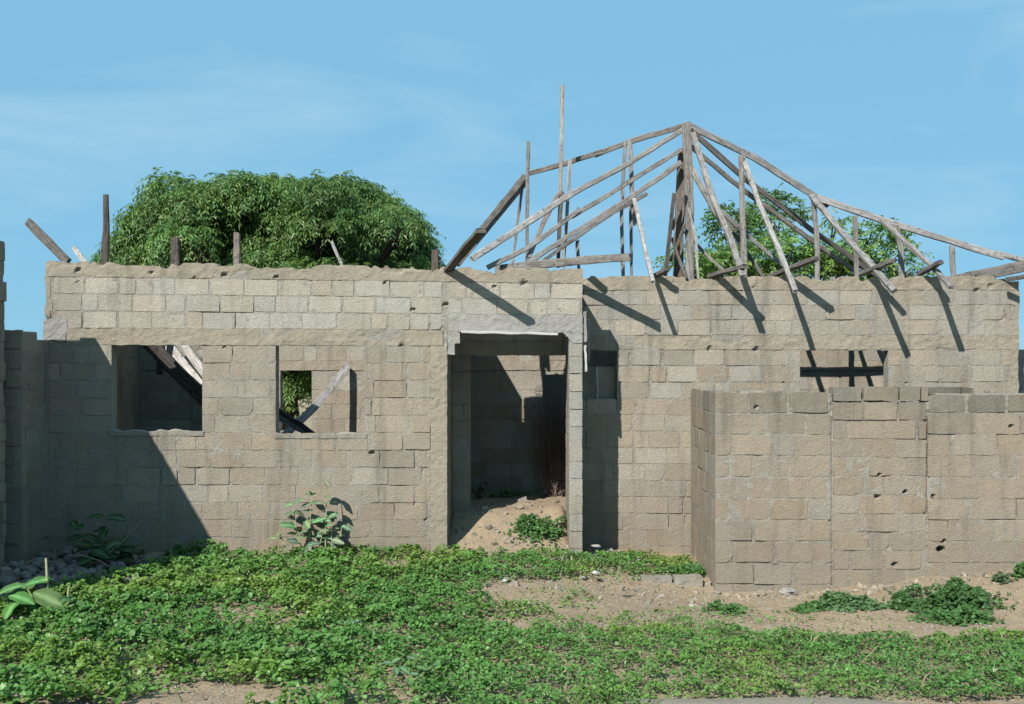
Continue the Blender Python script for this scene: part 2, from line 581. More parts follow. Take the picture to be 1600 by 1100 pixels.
def lay(w, parent, u0, u1, courses, openings, tintfn, L=.455, jv=.026, jh=.015, show=None, name='block', seed=1, first=None, rough=1.0, proudfn=None, depth=.05):
    rnd = random.Random(seed)
    for k, (z0, z1) in enumerate(courses):
        u = u0 - (0 if k % 2 == 0 else L * .5) - rnd.uniform(0, .1)
        segs = []
        while u < u1:
            ln = L * rnd.choice((1, 1, 1, 1, 1, .96, .62, .5)) + rnd.uniform(-.012, .012)
            segs.append((u, u + ln - jv * rnd.uniform(.45, 1.5)))
            u += ln
        for a, b in segs:
            a, b = max(a, u0), min(b, u1)
            parts = [(a, b)]
            for o in openings:
                if o[2] < (z0 + z1) / 2 < o[3]:
                    nxt = []
                    for p, q in parts:
                        if q <= o[0] or p >= o[1]: nxt.append((p, q)); continue
                        if p < o[0]: nxt.append((p, o[0] - .004))
                        if q > o[1]: nxt.append((o[1] + .004, q))
                    parts = nxt
            for p, q in parts:
                if q - p < .07: continue
                if show is not None and not show((p + q) / 2, (z0 + z1) / 2): continue
                dz = rnd.uniform(-.005, .005)
                cu, cz = (p + q) / 2, (z0 + z1) / 2
                one_block(w, parent, p, q, z0 + jh * rnd.uniform(.3, .7) + dz, z1 - jh * rnd.uniform(.3, .7) + dz, tintfn(cu, cz, rnd), name, rough=rough,
                          proud=None if proudfn is None else proudfn(cu, cz, rnd), depth=depth)


def rows(ztop, step, n):
    return [(ztop - (k + 1) * step, ztop - k * step) for k in range(n)]


def mixc(a, b, t):
    return tuple(a[i] * (1 - t) + b[i] * t for i in range(3))


PALE = (0.50, 0.472, 0.405)
TAN = (0.395, 0.345, 0.275)
GREYB = (0.33, 0.315, 0.28)
DARKB = (0.20, 0.185, 0.155)


def vary(c, rnd, s=.11):
    k = 1 + rnd.uniform(-s, s); h = rnd.uniform(-.035, .035)
    return (c[0] * k * (1 + h), c[1] * k, c[2] * k * (1 - 1.3 * h))


# ------------------------------------------------------------------ the house
S1 = F / 14.5
S2 = F / 15.5
S3 = F / 17.5
z1 = lambda y: CAMZ - (y - HY) / S1
z2 = lambda y: CAMZ - (y - HY) / S2
z3 = lambda y: CAMZ - (y - HY) / S3
x1 = lambda x: (x - HX) / S1
x2 = lambda x: (x - HX) / S2
x3 = lambda x: (x - HX) / S3

house = thing('unfinished_house', (0, 16, 0), 'roofless sandcrete block house with a broken porch and bare roof timbers', 'house')

# ---- front wall of the left wing, with the porch front
warp1 = lambda u, z: -.0150 * (u + 2.64) * np.clip((z - 2.6) / 1.25, 0, 1.2)
H1 = [(x1(581), z1(708), .036, .06), (x1(627), z1(539), .034, .05), (x1(649), z1(788), .02, .04), (x1(303), z1(436), .02, .04), (x1(646), z1(482), .028, .05),
      (x1(696), z1(474), .035, .06), (x1(818), z1(438), .05, .05), (x1(350), z1(432), .035, .06), (x1(431), z1(433), .035, .06), (x1(236), z1(430), .03, .05),
      (x1(121), z1(427), .035, .05), (x1(121), z1(446), .025, .05), (x1(350), z1(543), .02, .04), (x1(665), z1(812), .016, .03), (x1(600), z1(441), .022, .04),
      (x1(772), z1(445), .03, .04)]
wf = Wall('x', 14.5, warp=warp1, holes=H1)
win1 = (x1(174), x1(316), z1(675), z1(537))
win2 = (x1(431), x1(570), z1(679), z1(540))
porch_o = (x1(699), x1(889), -1.0, z1(517))
UL, UR, UP = x1(72), x1(699), x1(910)
fw = core(wf, 'front_wall', M_MORTAR, house, UL + .004, UP - .004, -.3, z1(423), .20, [win1, win2, porch_o], res=.036, seed=1)
OP1 = [win1, win2, porch_o]


def tint1(u, z, rnd):
    if z > 2.8:
        return vary(mixc(PALE, TAN, rnd.choice((0, 0, 0, .15, .3))), rnd, .06)
    c = mixc(TAN, PALE, rnd.choice((0, 0, .1, .2, .35)))
    if z < .8: c = mixc(c, (0.36, 0.285, 0.21), .55 * (1 - z / .8))
    return vary(c, rnd, .07)


lay(wf, fw, x1(84), x1(690), rows(z1(437), (z1(437) - z1(515)) / 3, 3), [], tint1, seed=3)
low = rows(z1(540), .2325, 13)
lay(wf, fw, UL, x1(672), low, [win1, win2], tint1, seed=5)
# porch head: two courses
lay(wf, fw, x1(701), UP, rows(z1(438), (z1(438) - z1(489)) / 2, 2), [], lambda u, z, r: vary(mixc(PALE, GREYB, r.choice((0, 0, .3))), r, .07), seed=8)
# porch pillar, one block end per course
lay(wf, fw, x1(890), UP, rows(z1(530), .233, 13), [], lambda u, z, r: vary(mixc(PALE, GREYB, .35), r, .07), L=.6, seed=9, jh=.012)


def cast(w, name, mat, u0, u1, za, zb, n0, n1, seed, parent=house, res=.03, amp=.008, jag=.012, crack=0.0, fill=None, top=None):
    """A cast concrete member standing n1 proud of the wall face, its back n0 behind it."""
    w2 = Wall(w.axis, w.pos, w.side, w.warp, w.holes)
    return core(w2, name, mat, parent, u0, u1, za, zb, -n0, (), res=res, amp=amp, base=n1, seed=seed, jag=jag, crack=crack, fill=fill, top=top)


cast(wf, 'ring_beam', M_BAND, UL - .01, UP + .006, z1(437), z1(414.5), -.215, .004, 21, fw, crack=.012,
     top=lambda u: .045 * sstep(.52, .70, fbm(u * 2.6, u * 0, seed=201, oct=4)) + .035 * sstep(.58, .72, fbm(u * 8, u * 0, seed=202, oct=3)) - .008)
cast(wf, 'lintel', M_BAND, x1(104), x1(692), z1(539.5), z1(515), -.215, .003, 22, fw, crack=.008)
cast(wf, 'porch_lintel', M_GREY, x1(701), UP + .003, z1(517.5), z1(489), -.215, .004, 23, fw, crack=.0)
cast(wf, 'lintel_stub', M_GREY, x1(700), x1(718.5), z1(553), z1(518), -.19, .012, 24, fw, jag=.03,
     fill=lambda u, z: ~((u > x1(712)) & (z < z1(533) - .02)) | (z > z1(535)))
cast(wf, 'lintel_stub', M_GREY, x1(880), UP + .001, z1(536), z1(518), -.17, .007, 25, fw, jag=.03,
     fill=lambda u, z: (u - x1(880)) > (z1(520) - z) * .9)
cast(wf, 'corner_column', M_BAND, x1(673), x1(698.5), -.2, z1(540), -.205, .006, 26, fw, jag=.006, crack=.006)
cast(wf, 'corner_column', M_BAND, UL - .012, x1(82), z1(500), z1(437), -.2, .005, 27, fw, jag=.03, crack=.03,
     fill=lambda u, z: u < x1(77) + .05 * (vnoise(u * 0, z * 7, seed=31)))
cast(wf, 'mortar_patch', M_GREY, x1(68), x1(104), z1(533), z1(500), -.1, .006, 28, fw, jag=.04, crack=.02)


def sill(w, name, u0, u1, z, t, seed, mat=M_MORTAR, parent=fw, hmax=.035):
    n = int((u1 - u0) / .025)
    us = np.linspace(u0 - .02, u1 + .02, n)
    h = .004 + hmax * sstep(.38, .75, fbm(us * 5, us * 0, seed=seed, oct=3)) + .008 * (fbm(us * 30, us * 0, seed=seed + 1, oct=2) - .3)
    fr = .012 + .02 * (fbm(us * 8, us * 0, seed=seed + 4, oct=3) - .5)
    prof = [(fr, -.05 + 0 * us), (fr + .004, h * .45), (fr * .2 - .01, h), (-t * .5 + 0 * us, h * .8), (-t + .01 + 0 * us, h * .5 - .005), (-t + .01 + 0 * us, -.05 + 0 * us)]
    V = np.concatenate([w.map(us, z + b, a) for a, b in prof])
    k = len(prof)
    f = []
    for p in range(k - 1):
        for i in range(n - 1):
            f.append((p * n + i, p * n + i + 1, (p + 1) * n + i + 1, (p + 1) * n + i))
    c = V.mean(0)
    return link(name, mesh_np(name, V - c, f), mat, parent, Vector(c.tolist()))


sill(wf, 'sill', win1[0], win1[1], win1[2], .2, 41)
sill(wf, 'sill', win2[0], win2[1], win2[2], .2, 43)

# ---- front wall of the right wing (also the back of the porch)
H2 = [(x2(1109), z2(546), .04, .05), (x2(1181), z2(546), .045, .05), (x2(1526), z2(454), .035, .05), (x2(1224), z2(598), .018, .03), (x2(1417), z2(599), .018, .03),
      (x2(1052), z2(441), .02, .03), (x2(1176), z2(449), .02, .03), (x2(1548), z2(447), .04, .03)]
wr = Wall('x', 15.5, holes=H2)
winS = (x2(911), x2(964), z2(626), z2(548))
winR = (x2(1250), x2(1388), 1.55, z2(547.5))
door = (x2(735), x2(897), -1, z2(555))
RL, RR = x1(699) + .01, x2(1591)
rw = core(wr, 'wing_wall', M_MORTAR, house, RL, RR, -.4, z2(440), .20, [winS, winR, door], res=.036, seed=61)
OP2 = [winS, winR, door]


def tint2(u, z, rnd):
    c = mixc(PALE, TAN, rnd.choice((.25, .4, .5, .7))) if z > 2.75 else mixc(TAN, PALE, rnd.choice((0, .15, .3, .55)))
    if z > 3.25: c = mixc(c, GREYB, .25)
    if z < .7: c = mixc(c, (0.34, 0.275, 0.21), .5 * (1 - z / .7))
    return vary(c, rnd, .07)


def show2(u, z):
    if u > 2.75 and z < 2.02: return False       # behind the yard wall
    if u < .95 and z > 2.95: return False        # behind the porch head
    return True


lay(wr, rw, x2(913), RR - .06, rows(z2(453), (z2(453) - z2(524)) / 3, 3), [], tint2, seed=13, show=show2)
lay(wr, rw, x2(898), RR - .03, rows(z2(546), .2335, 13), OP2, tint2, seed=15, show=show2)
lay(wr, rw, RL, x2(735), rows(z2(555), .2335, 13), [], lambda u, z, r: vary(TAN, r, .08), seed=17)
lay(wr, rw, RL, x2(880), rows(z2(519), z2(519) - z2(533), 1), [], lambda u, z, r: vary(PALE, r, .08), seed=18)
cast(wr, 'ring_beam', M_BAND, RL, RR + .006, z2(453), z2(432), -.215, .004, 62, rw, crack=.012,
     top=lambda u: .045 * sstep(.52, .70, fbm(u * 2.6, u * 0, seed=203, oct=4)) + .035 * sstep(.58, .72, fbm(u * 8, u * 0, seed=204, oct=3)) - .008)
cast(wr, 'lintel', M_BAND, x2(913), RR - .05, z2(546), z2(524.5), -.215, .003, 63, rw, crack=.010)
cast(wr, 'door_lintel', M_BAND, RL + .005, x2(879), z2(555.5), z2(533), -.21, .012, 64, rw, crack=.0)
cast(wr, 'corner_column', M_BAND, RR - .14, RR + .008, -.3, z2(453), -.207, .004, 65, rw, jag=.025, crack=.01,
     fill=lambda u, z: u > RR - .06 - .06 * vnoise(u * 0, z * 6, seed=77))

# low blocks set back in the small wing window
wi = Wall('x', 15.64)
inf = core(wi, 'window_infill', M_MORTAR, house, winS[0] + .005, winS[1] - .005, winS[2], z2(573), .1, (), res=.04, seed=66)
lay(wi, inf, winS[0] + .01, winS[1] - .01, rows(z2(573), (z2(573) - winS[2]) / 2, 2), [], tint2, seed=67, L=.3)

# ---- spine wall, seen through the openings, carrying the roof posts
ws = Wall('x', 17.5)
bwin = (x3(438), x3(487), 1.45, z3(578))
bdoor = (x3(848), x3(900), -1, z3(585))
sw = core(ws, 'spine_wall', M_MORTAR, house, -6.19, 7.1, -.2, 3.75, .18, [bwin, bdoor], res=.05, seed=81)
spineshow = lambda u, z: (x3(170) < u < x3(320) or x3(425) < u < x3(575) or x3(740) < u < x3(900) or 3.9 < u < 6.1) and z < 3.0
lay(ws, sw, -6.0, 7.1, rows(z3(541.5), .2335, 11), [bwin, bdoor], lambda u, z, r: vary(mixc(TAN, PALE, r.choice((0, .3, .6))), r, .08), seed=19, show=lambda u, z: spineshow(u, z) and not z3(580) < z < z3(563))
cast(ws, 'lintel', M_BAND, -5.95, 7.05, z3(578.5), z3(564), -.185, .009, 82, sw, res=.06)

# ---- cross walls
def cross(name, x, side, ya, yb, top, seed, blocks=True, t=.19, sh=None):
    w = Wall('y', x, side)
    o = core(w, name, M_MORTAR, house, ya, yb, -.2, top, t, (), res=.06, seed=seed)
    if blocks:
        lay(w, o, ya + .01, yb - .01, rows(top - .2, .2335, 14), [], lambda u, z, r: vary(TAN, r, .09), seed=seed, show=sh)
    return o


cross('side_wall', -6.005, 1, 14.72, 17.48, 3.75, 91, sh=lambda u, z: 1.2 < z < 3.1)
cross('partition_wall', -.86, 1, 15.73, 17.48, 3.72, 92, sh=lambda u, z: z < 2.8)
cross('partition_wall', -.86, 1, 14.715, 15.49, 3.60, 93)
cross('side_wall', 7.0, -1, 15.72, 17.48, 3.7, 94, blocks=False)
cross('porch_side_wall', .765, -1, 14.715, 15.49, 3.62, 97, t=.165)
# short walls added to keep the small window and inner doorway dark
wp = Wall('x', 16.45)
core(wp, 'added_dark_wall', M_MORTAR, house, .99, 2.4, -.2, 3.6, .18, (), res=.06, seed=95)
wq = Wall('x', 18.75)
core(wq, 'added_dark_wall', M_MORTAR, house, -1.6, 2.6, -.2, 3.6, .18, (), res=.06, seed=96)

# ------------------------------------------------------------------ timbers
def timber(name, pts, wid, hei, parent=None, tint=(1, 1, 1), taper=.92, roll=0.0, seed=None, loc=None):
    """A sawn pole following pts; local x runs along it."""
    rnd = random.Random(seed if seed is not None else hash((name, round(pts[0].x, 3), round(pts[-1].z, 3))) & 0xffff)
    p0 = pts[0]
    ax = (pts[-1] - pts[0]).normalized()
    up = Vector((0, -1, 0))
    if abs(ax.dot(up)) > .85: up = Vector((0, 0, 1))
    zz = (up - ax * up.dot(ax)).normalized()      # local z: towards the viewer
    yy = zz.cross(ax)
    R = Matrix((ax, yy, zz)).transposed()
    R = R @ Matrix.Rotation(roll, 3, 'X')
    Ri = R.inverted()
    # resample
    L = [0.0]
    for a, b in zip(pts[:-1], pts[1:]): L.append(L[-1] + (b - a).length)
    n = max(6, min(14, int(L[-1] / .22)))
    V, Fc = [], []
    for i in range(n + 1):
        s = L[-1] * i / n
        k = max(j for j in range(len(pts) - 1) if L[j] <= s + 1e-6)
        q = pts[k].lerp(pts[k + 1], min(1, (s - L[k]) / max(1e-6, L[k + 1] - L[k])))
        l = Ri @ (q - p0)
        f = 1 - (1 - taper) * i / n
        w = wid * f * .5 * rnd.uniform(.93, 1.07); h = hei * f * .5 * rnd.uniform(.93, 1.07)
        wob = .004
        dy, dz = rnd.uniform(-wob, wob), rnd.uniform(-wob, wob)
        c = .2
        for a, b in ((-1, -1 + c), (-1 + c, -1), (1 - c, -1), (1, -1 + c), (1, 1 - c), (1 - c, 1), (-1 + c, 1), (-1, 1 - c)):
            ex = rnd.uniform(-.015, .015) if i in (0, n) else 0
            V.append((l.x + ex, l.y + a * w + dy + rnd.uniform(-.0025, .0025), l.z + b * h + dz + rnd.uniform(-.0025, .0025)))
    for i in range(n):
        for k in range(8):
            a, b = i * 8 + k, i * 8 + (k + 1) % 8
            Fc.append((a, b, b + 8, a + 8))
    Fc.append(tuple(range(7, -1, -1)))
    Fc.append(tuple(n * 8 + k for k in range(8)))
    me = bpy.data.meshes.new(name)
    me.from_pydata(V, [], Fc)
    me.update()
    o = link(name, me, M_WOOD, None, None, tint)
    M = Matrix.Translation(p0) @ R.to_4x4()
    if parent is not None:
        o.parent = parent
        o.matrix_parent_inverse = Matrix.Translation(-PW[parent.name])
    o.matrix_basis = M
    PW[o.name] = p0
    return o


def T(name, spec, w=.055, h=.07, parent=house, tint=(1, 1, 1), taper=.95, roll=0.0):
    v = random.uniform(.72, 1.12); u = random.uniform(-.03, .03)
    return timber(name, [P(*q) for q in spec], w * random.uniform(.9, 1.06), h, parent, (tint[0] * v * (1 + u), tint[1] * v, tint[2] * v * (1 - u)), taper, roll)


LT = (1.12, 1.10, 1.06)
DK = (.55, .50, .46)
# ridge and hips
T('ridge_beam', [(1078, 194, 17.5), (985, 221, 17.5), (930, 242, 17.45)], .085, .06, tint=(.8, .78, .75))
T('ridge_beam', [(940, 237, 17.42), (885, 255, 17.42), (826, 271, 17.42)], .085, .06, tint=(.75, .73, .7))
T('hip_rafter', [(1072, 194, 17.5), (1180, 247, 17.5), (1295, 321, 17.45)], .11, .06)
T('hip_rafter', [(1278, 309, 17.38), (1380, 345, 17.38), (1480, 375, 17.36), (1568, 402, 17.3)], .105, .06)
T('hip_rafter', [(1558, 396, 17.45), (1625, 414, 17.4)], .085, .06)
T('hip_rafter', [(820, 276, 17.1), (768, 340, 16.2), (742, 372, 15.6)], .09, .06, tint=DK)
T('hip_rafter', [(823, 284, 17.2), (765, 354, 16.2), (715, 414, 15.2)], .07, .05, tint=(.8, .76, .72))
T('rafter', [(752, 360, 13.4), (725, 392, 13.95), (700, 423, 14.52)], .125, .06, tint=(.62, .56, .5))
# rafters running down to the left
T('rafter', [(1068, 202, 17.4), (975, 260, 16.9), (880, 310, 16.3)], .085, .06, tint=(.9, .87, .84))
T('rafter', [(893, 303, 16.3), (800, 364, 15.8), (738, 404, 15.3)], .09, .06, tint=LT)
T('rafter', [(1064, 234, 17.35), (985, 283, 16.9), (895, 338, 16.4)], .075, .055, tint=LT)
T('rafter', [(905, 328, 16.45), (830, 385, 15.9), (762, 418, 15.6)], .07, .055, tint=LT)
T('rafter', [(1064, 254, 17.3), (975, 316, 16.8), (890, 368, 16.3), (820, 414, 15.8)], .085, .06, tint=(1, .97, .93))
T('rafter', [(1010, 303, 16.9), (950, 337, 16.5), (880, 385, 16.2), (838, 415, 15.9)], .055, .05, tint=(.7, .66, .62))
# rafters running down to the right, behind
T('rafter', [(1080, 204, 17.4), (1160, 276, 17.7), (1267, 358, 18.1), (1372, 432, 18.5)], .085, .06, tint=(.66, .61, .57))
T('rafter', [(1078, 228, 17.4), (1155, 292, 17.7), (1270, 377, 18.1), (1345, 430, 18.4)], .08, .06, tint=(.82, .78, .74))
T('brace', [(1079, 262, 17.35), (1113, 322, 17.1), (1140, 365, 16.9)], .09, .05, tint=(.85, .82, .78))
T('brace', [(1128, 330, 17.3), (1175, 375, 17.4), (1228, 418, 17.5)], .07, .05)
T('brace', [(1132, 340, 17.6), (1160, 384, 17.6), (1192, 432, 17.6)], .06, .05, tint=(.7, .66, .6))
T('brace', [(1070, 362, 17.6), (1095, 390, 17.6), (1132, 424, 17.6)], .05, .045, tint=LT)
# jack rafters whose tails hang over the wall
T('jack_rafter', [(1083, 208, 17.3), (1112, 305, 16.4), (1142, 375, 15.6), (1161, 432, 14.75)], .085, .06, tint=(.95, .93, .9))
T('jack_rafter', [(1160, 246, 17.4), (1188, 322, 16.5), (1215, 385, 15.7), (1243, 455, 14.65)], .08, .055, tint=LT)
T('jack_rafter', [(1268, 306, 17.3), (1322, 371, 16.3), (1362, 414, 15.4), (1397, 455, 14.62)], .095, .06, tint=LT)
T('jack_rafter', [(1378, 344, 17.25), (1430, 392, 16.1), (1462, 422, 15.3), (1487, 449, 14.65)], .08, .055, tint=LT)
T('jack_rafter', [(991, 312, 16.2), (1003, 366, 15.7), (1012, 408, 15.2), (1021, 441, 14.8)], .06, .05, tint=LT)
# king post, made of two boards nailed together
T('king_post', [(1073, 194, 17.33), (1077, 320, 17.33), (1078, 440, 17.33)], .135, .07, tint=(1.05, 1.0, .94))
T('king_post', [(1066, 232, 17.45), (1062, 330, 17.45), (1059, 440, 17.45)], .13, .07, tint=(.68, .58, .5), taper=1.2)
T('brace', [(1053, 302, 17.2), (1047, 365, 17.15), (1039, 436, 17.1)], .06, .05, tint=(.32, .29, .27))
T('brace', [(1069, 298, 17.22), (1060, 332, 17.22), (1050, 358, 17.22)], .06, .04, tint=(.6, .55, .5))
T('brace', [(1070, 350, 17.22), (1060, 378, 17.22), (1048, 408, 17.22)], .05, .04, tint=(.55, .5, .46))
T('brace', [(1050, 372, 17.2), (1062, 408, 17.2), (1072, 436, 17.2)], .05, .04, tint=(.55, .5, .46))
T('brace', [(1076, 325, 17.2), (1087, 372, 17.15), (1091, 436, 17.1)], .045, .04, tint=LT)
# posts and struts
T('post', [(826, 221, 16.95), (824, 275, 16.95), (823, 418, 16.95)], .062, .05, tint=(.85, .82, .8))
T('post', [(818, 280, 17.1), (809, 345, 17.1), (800, 418, 17.1)], .045, .04, tint=LT)
T('post', [(879, 134, 16.9), (877, 240, 16.9), (872, 418, 16.9)], .055, .045, tint=LT, taper=1.05)
T('post', [(891, 250, 16.85), (886, 330, 16.85), (880, 418, 16.85)], .06, .045)
T('post', [(879, 300, 16.7), (874, 360, 16.6), (872, 414, 16.6)], .05, .04, tint=DK)
T('strut', [(872, 303, 16.9), (848, 350, 16.5), (826, 402, 16.1)], .075, .045, tint=(.85, .81, .77))
T('post', [(977, 221, 17.2), (971, 330, 17.2), (974, 440, 17.2)], .055, .045, tint=(1.0, .97, .93))
T('post', [(984, 219, 17.15), (988, 318, 17.1), (993, 352, 17.1)], .065, .045, tint=LT)
T('post', [(985, 316, 17.2), (987, 440, 17.2)], .05, .045, tint=(.75, .72, .7))
T('post', [(902, 376, 16.6), (904, 420, 16.6)], .05, .045)
T('post', [(1158, 243, 17.3), (1160, 330, 17.25), (1163, 440, 17.2)], .085, .05, tint=LT)
T('post', [(1271, 314, 17.25), (1276, 365, 17.25), (1277, 440, 17.25)], .075, .05, tint=LT)
T('post', [(1336, 338, 17.25), (1339, 440, 17.25)], .075, .05, tint=(.85, .83, .8))
T('post', [(1400, 352, 17.2), (1408, 392, 17.2), (1409, 440, 17.2)], .085, .05, tint=LT)
T('post', [(1487, 384, 17.2), (1490, 440, 17.2)], .085, .05)
# joist ends over the wall head
T('joist', [(1110, 431, 15.62), (1164, 416, 14.8)], .10, .06, tint=(.7, .66, .62))
T('joist', [(1205, 431, 15.66), (1277, 403, 14.82)], .11, .06, tint=(.6, .57, .54))
T('joist', [(1345, 428, 15.62), (1396, 407, 14.8)], .08, .06, tint=(.7, .66, .62))
T('joist', [(1435, 429, 15.66), (1471, 409, 15.0)], .075, .06, tint=(.55, .51, .48))
T('joist', [(1014, 437, 15.66), (1044, 420, 15.2)], .09, .06, tint=DK)
T('joist', [(870, 414, 15.9), (926, 408, 15.1)], .10, .06, tint=DK)


def loose(name, spec, label, w, h, tint=(1, 1, 1), cat='timber', taper=.95, group=None):
    return tag(T(name, spec, w, h, None, tint, taper), label, cat, group)


loose('loose_plank', [(775, 421, 15.9), (880, 409, 15.2), (984, 402, 14.58)], 'long grey plank lying across the porch wall head', .115, .05, (.8, .78, .74))
loose('loose_plank', [(1495, 437, 16.0), (1560, 424, 15.5), (1625, 411, 15.0)], 'thick weathered plank at the far right end of the wall head', .16, .07, (.9, .85, .8))
loose('loose_plank', [(1572, 437, 15.3), (1625, 428, 15.0)], 'short dark board below the thick plank at the right house corner', .07, .06, (.5, .48, .46))
loose('leaning_board', [(106, 410, 14.6), (72, 375, 14.75), (43, 346, 14.9)], 'grey board leaning outward above the left house corner', .115, .05, (.62, .58, .55))
loose('broken_lath', [(133, 410, 14.58), (115, 387, 14.6)], 'short pale lath on the wall head near the left corner', .065, .025, (1.5, 1.5, 1.45))
loose('upright_post', [(164, 416, 14.62), (166, 360, 14.62), (165, 305, 14.62)], 'tall dark upright post on the wall head left of the tree', .085, .07, (.36, .31, .28), taper=.7)
loose('post_stub', [(274, 420, 14.62), (274, 372, 14.62)], 'dark square post stub before the left side of the tree', .12, .08, (.42, .38, .35))
loose('post_stub', [(370, 422, 14.62), (370, 364, 14.62)], 'brownish post stub with bent top before the big tree', .085, .07, (.72, .64, .58))
loose('thin_stick', [(538, 424, 14.65), (518, 376, 14.75)], 'thin grey stick slanting before the right half of the tree', .04, .03, LT)
loose('post_stub', [(679, 426, 14.62), (680, 391, 14.62)], 'short dark post stub beside the leaning porch rafter', .10, .07, (.5, .42, .38))
# fallen timbers in the rooms
loose('fallen_rafter', [(200, 500, 16.4), (262, 566, 16.2), (330, 634, 16.0)], 'dark fallen rafter slanting behind the leftmost window', .21, .09, (.22, .2, .2))
loose('fallen_rafter', [(235, 500, 16.9), (285, 568, 16.6), (330, 622, 16.3)], 'sunlit whitish fallen rafter behind the leftmost window, lower of two', .15, .07, (1.55, 1.5, 1.45))  # bright sunlight on the wood is put into the tint
loose('fallen_rafter', [(264, 500, 16.9), (300, 556, 16.6), (332, 600, 16.3)], 'sunlit whitish fallen rafter behind the leftmost window, upper of two', .13, .07, (1.5, 1.48, 1.45))  # whitened tint carries the sunlight here too
loose('upright_prop', [(255, 470, 16.6), (252, 560, 16.5), (250, 585, 16.45)], 'dark prop standing between fallen rafters behind the leftmost window', .11, .07, (.25, .23, .22))
loose('fallen_plank', [(438, 686, 16.02), (492, 636, 16.70), (520, 603, 17.06), (545, 571, 17.40)], 'curved grey plank leaning behind the second window', .11, .04, (.95, .96, 1.0))
loose('fallen_beam', [(432, 640, 15.6), (470, 664, 15.6), (505, 690, 15.6)], 'dark fallen beam crossing the curved plank in the second window', .07, .07, (.25, .23, .22))
loose('fallen_beam', [(436, 652, 15.9), (480, 676, 15.9)], 'pale grey fallen beam at the sill of the second window', .10, .05, (.9, .9, .93))
timber('shadow_hanger', [Vector((4.87, 16.46, 3.05)), Vector((4.85, 16.46, 3.84))], .075, .05, house)  # unseen strut added to throw a shadow bar on the spine wall
timber('shadow_hanger', [Vector((5.22, 16.46, 3.05)), Vector((4.98, 16.46, 3.84))], .07, .05, house)  # second unseen strut, added for the slanting shadow bar
timber('tie_beam', [Vector((2.6, 16.5, 3.42)), Vector((4.6, 16.5, 3.38)), Vector((6.9, 16.5, 3.46))], .105, .07, house)


def slab_piece(name, a, b, wid, th, mat, parent=None, label=None, cat=None):
    o = timber(name, [a, b], wid, th, parent, (1, 1, 1), 1.0)
    o.data.materials.clear(); o.data.materials.append(mat)
    if label: tag(o, label, cat)
    return o


slab_piece('lintel_strip', P(722, 518.5, 14.46), P(872, 522, 14.47), .036, .05, M_PAINT, fw)
slab_piece('plaster_strip', P(913.5, 487, 14.55), P(914.5, 534, 14.55), .045, .04, M_GREY, fw)
slab_piece('plaster_strip', P(914, 540, 14.55), P(916, 580, 14.55), .03, .04, M_PAINT, fw)
slab_piece('window_lath', P(933, 574, 15.57), P(934, 627, 15.57), .022, .02, M_PAINT, rw)
slab_piece('plaster_strip', P(919, 500, 14.7), P(920, 565, 14.7), .03, .04, M_GREY, fw)

# ------------------------------------------------------------------ yard wall in front of the wing
Y4 = 13.6
S4 = F / Y4
x4 = lambda x: (x - HX) / S4
z4 = lambda y: CAMZ - (y - HY) / S4
H4 = [(x4(1470), z4(858), .05, .14), (x4(1475), z4(846), .03, .12), (x4(1371), z4(776), .035, .08), (x4(1414), z4(769), .03, .08), (x4(1398), z4(882), .04, .06), (x4(1580), z4(666), .03, .05), (x4(1458), z4(775), .03, .06),
      (x4(1181), z4(636), .03, .05), (x4(1374), z4(741), .025, .05)]
wy = Wall('x', Y4, holes=H4)

wy.cracks = [([(x4(1299.5), -.3), (x4(1300), 1.2), (x4(1299.5), 2.15)], .024, .018), ([(x4(1448.5), .5), (x4(1448.5), 1.95)], .026, .03)]


def yfill(u, z):
    top = np.where(u < x4(1300), z4(612), np.where(u < x4(1447), z4(627), z4(614)))
    top = top + .05 * (vnoise(u * 5, u * 0, seed=71) - .6)
    return z < top


YW_END = 8.4
yard = core(wy, 'yard_wall', M_MORTAR, None, x4(1118), YW_END, -.7, z4(598), .21, (), res=.034, fill=yfill, seed=101, amp=.007, crack=.014)
tag(yard, 'lower cracked block wall standing before the right wing', 'wall')


def tinty(u, z, rnd):
    c = mixc((.375, .318, .248), PALE, rnd.choice((0, 0, .05, .1, .2)))
    t = max(0, min(1, (z - 1.65) / .5))
    c = mixc(c, mixc((.31, .285, .23), (0.2, 0.185, 0.15), rnd.uniform(0, .8)), t * rnd.uniform(.3, .95))
    return vary(c, rnd, .06)


lay(wy, yard, x4(1118), x4(1298), rows(z4(612), .268, 11), [], tinty, seed=23, L=.50, jh=.022, rough=1.4)
lay(wy, yard, x4(1302), x4(1447), rows(z4(627.5), .2335, 12), [], tinty, seed=27, L=.44, rough=1.3)
lay(wy, yard, x4(1302), x4(1450), rows(z4(604), z4(604) - z4(627), 1), [], tinty, seed=29, L=.45, jv=.03, rough=1.2, depth=.2, proudfn=lambda u, z, r: r.uniform(.0, .02))
lay(wy, yard, x4(1450), YW_END, rows(z4(645), .268, 10), [], tinty, seed=31, L=.58, rough=1.5, jh=.012, jv=.02)
lay(wy, yard, x4(1452), YW_END, rows(z4(616), z4(616) - z4(644), 1), [], lambda u, z, r: vary((.26, .235, .185), r, .12), seed=32, L=.5, rough=2.0, depth=.2, proudfn=lambda u, z, r: r.uniform(.002, .012))
lay(wy, yard, x4(1450), x4(1524), rows(z4(605), z4(605) - z4(618), 1), [], lambda u, z, r: vary(DARKB, r, .1), seed=33, L=.5, rough=2.0, depth=.2, proudfn=lambda u, z, r: -.06)
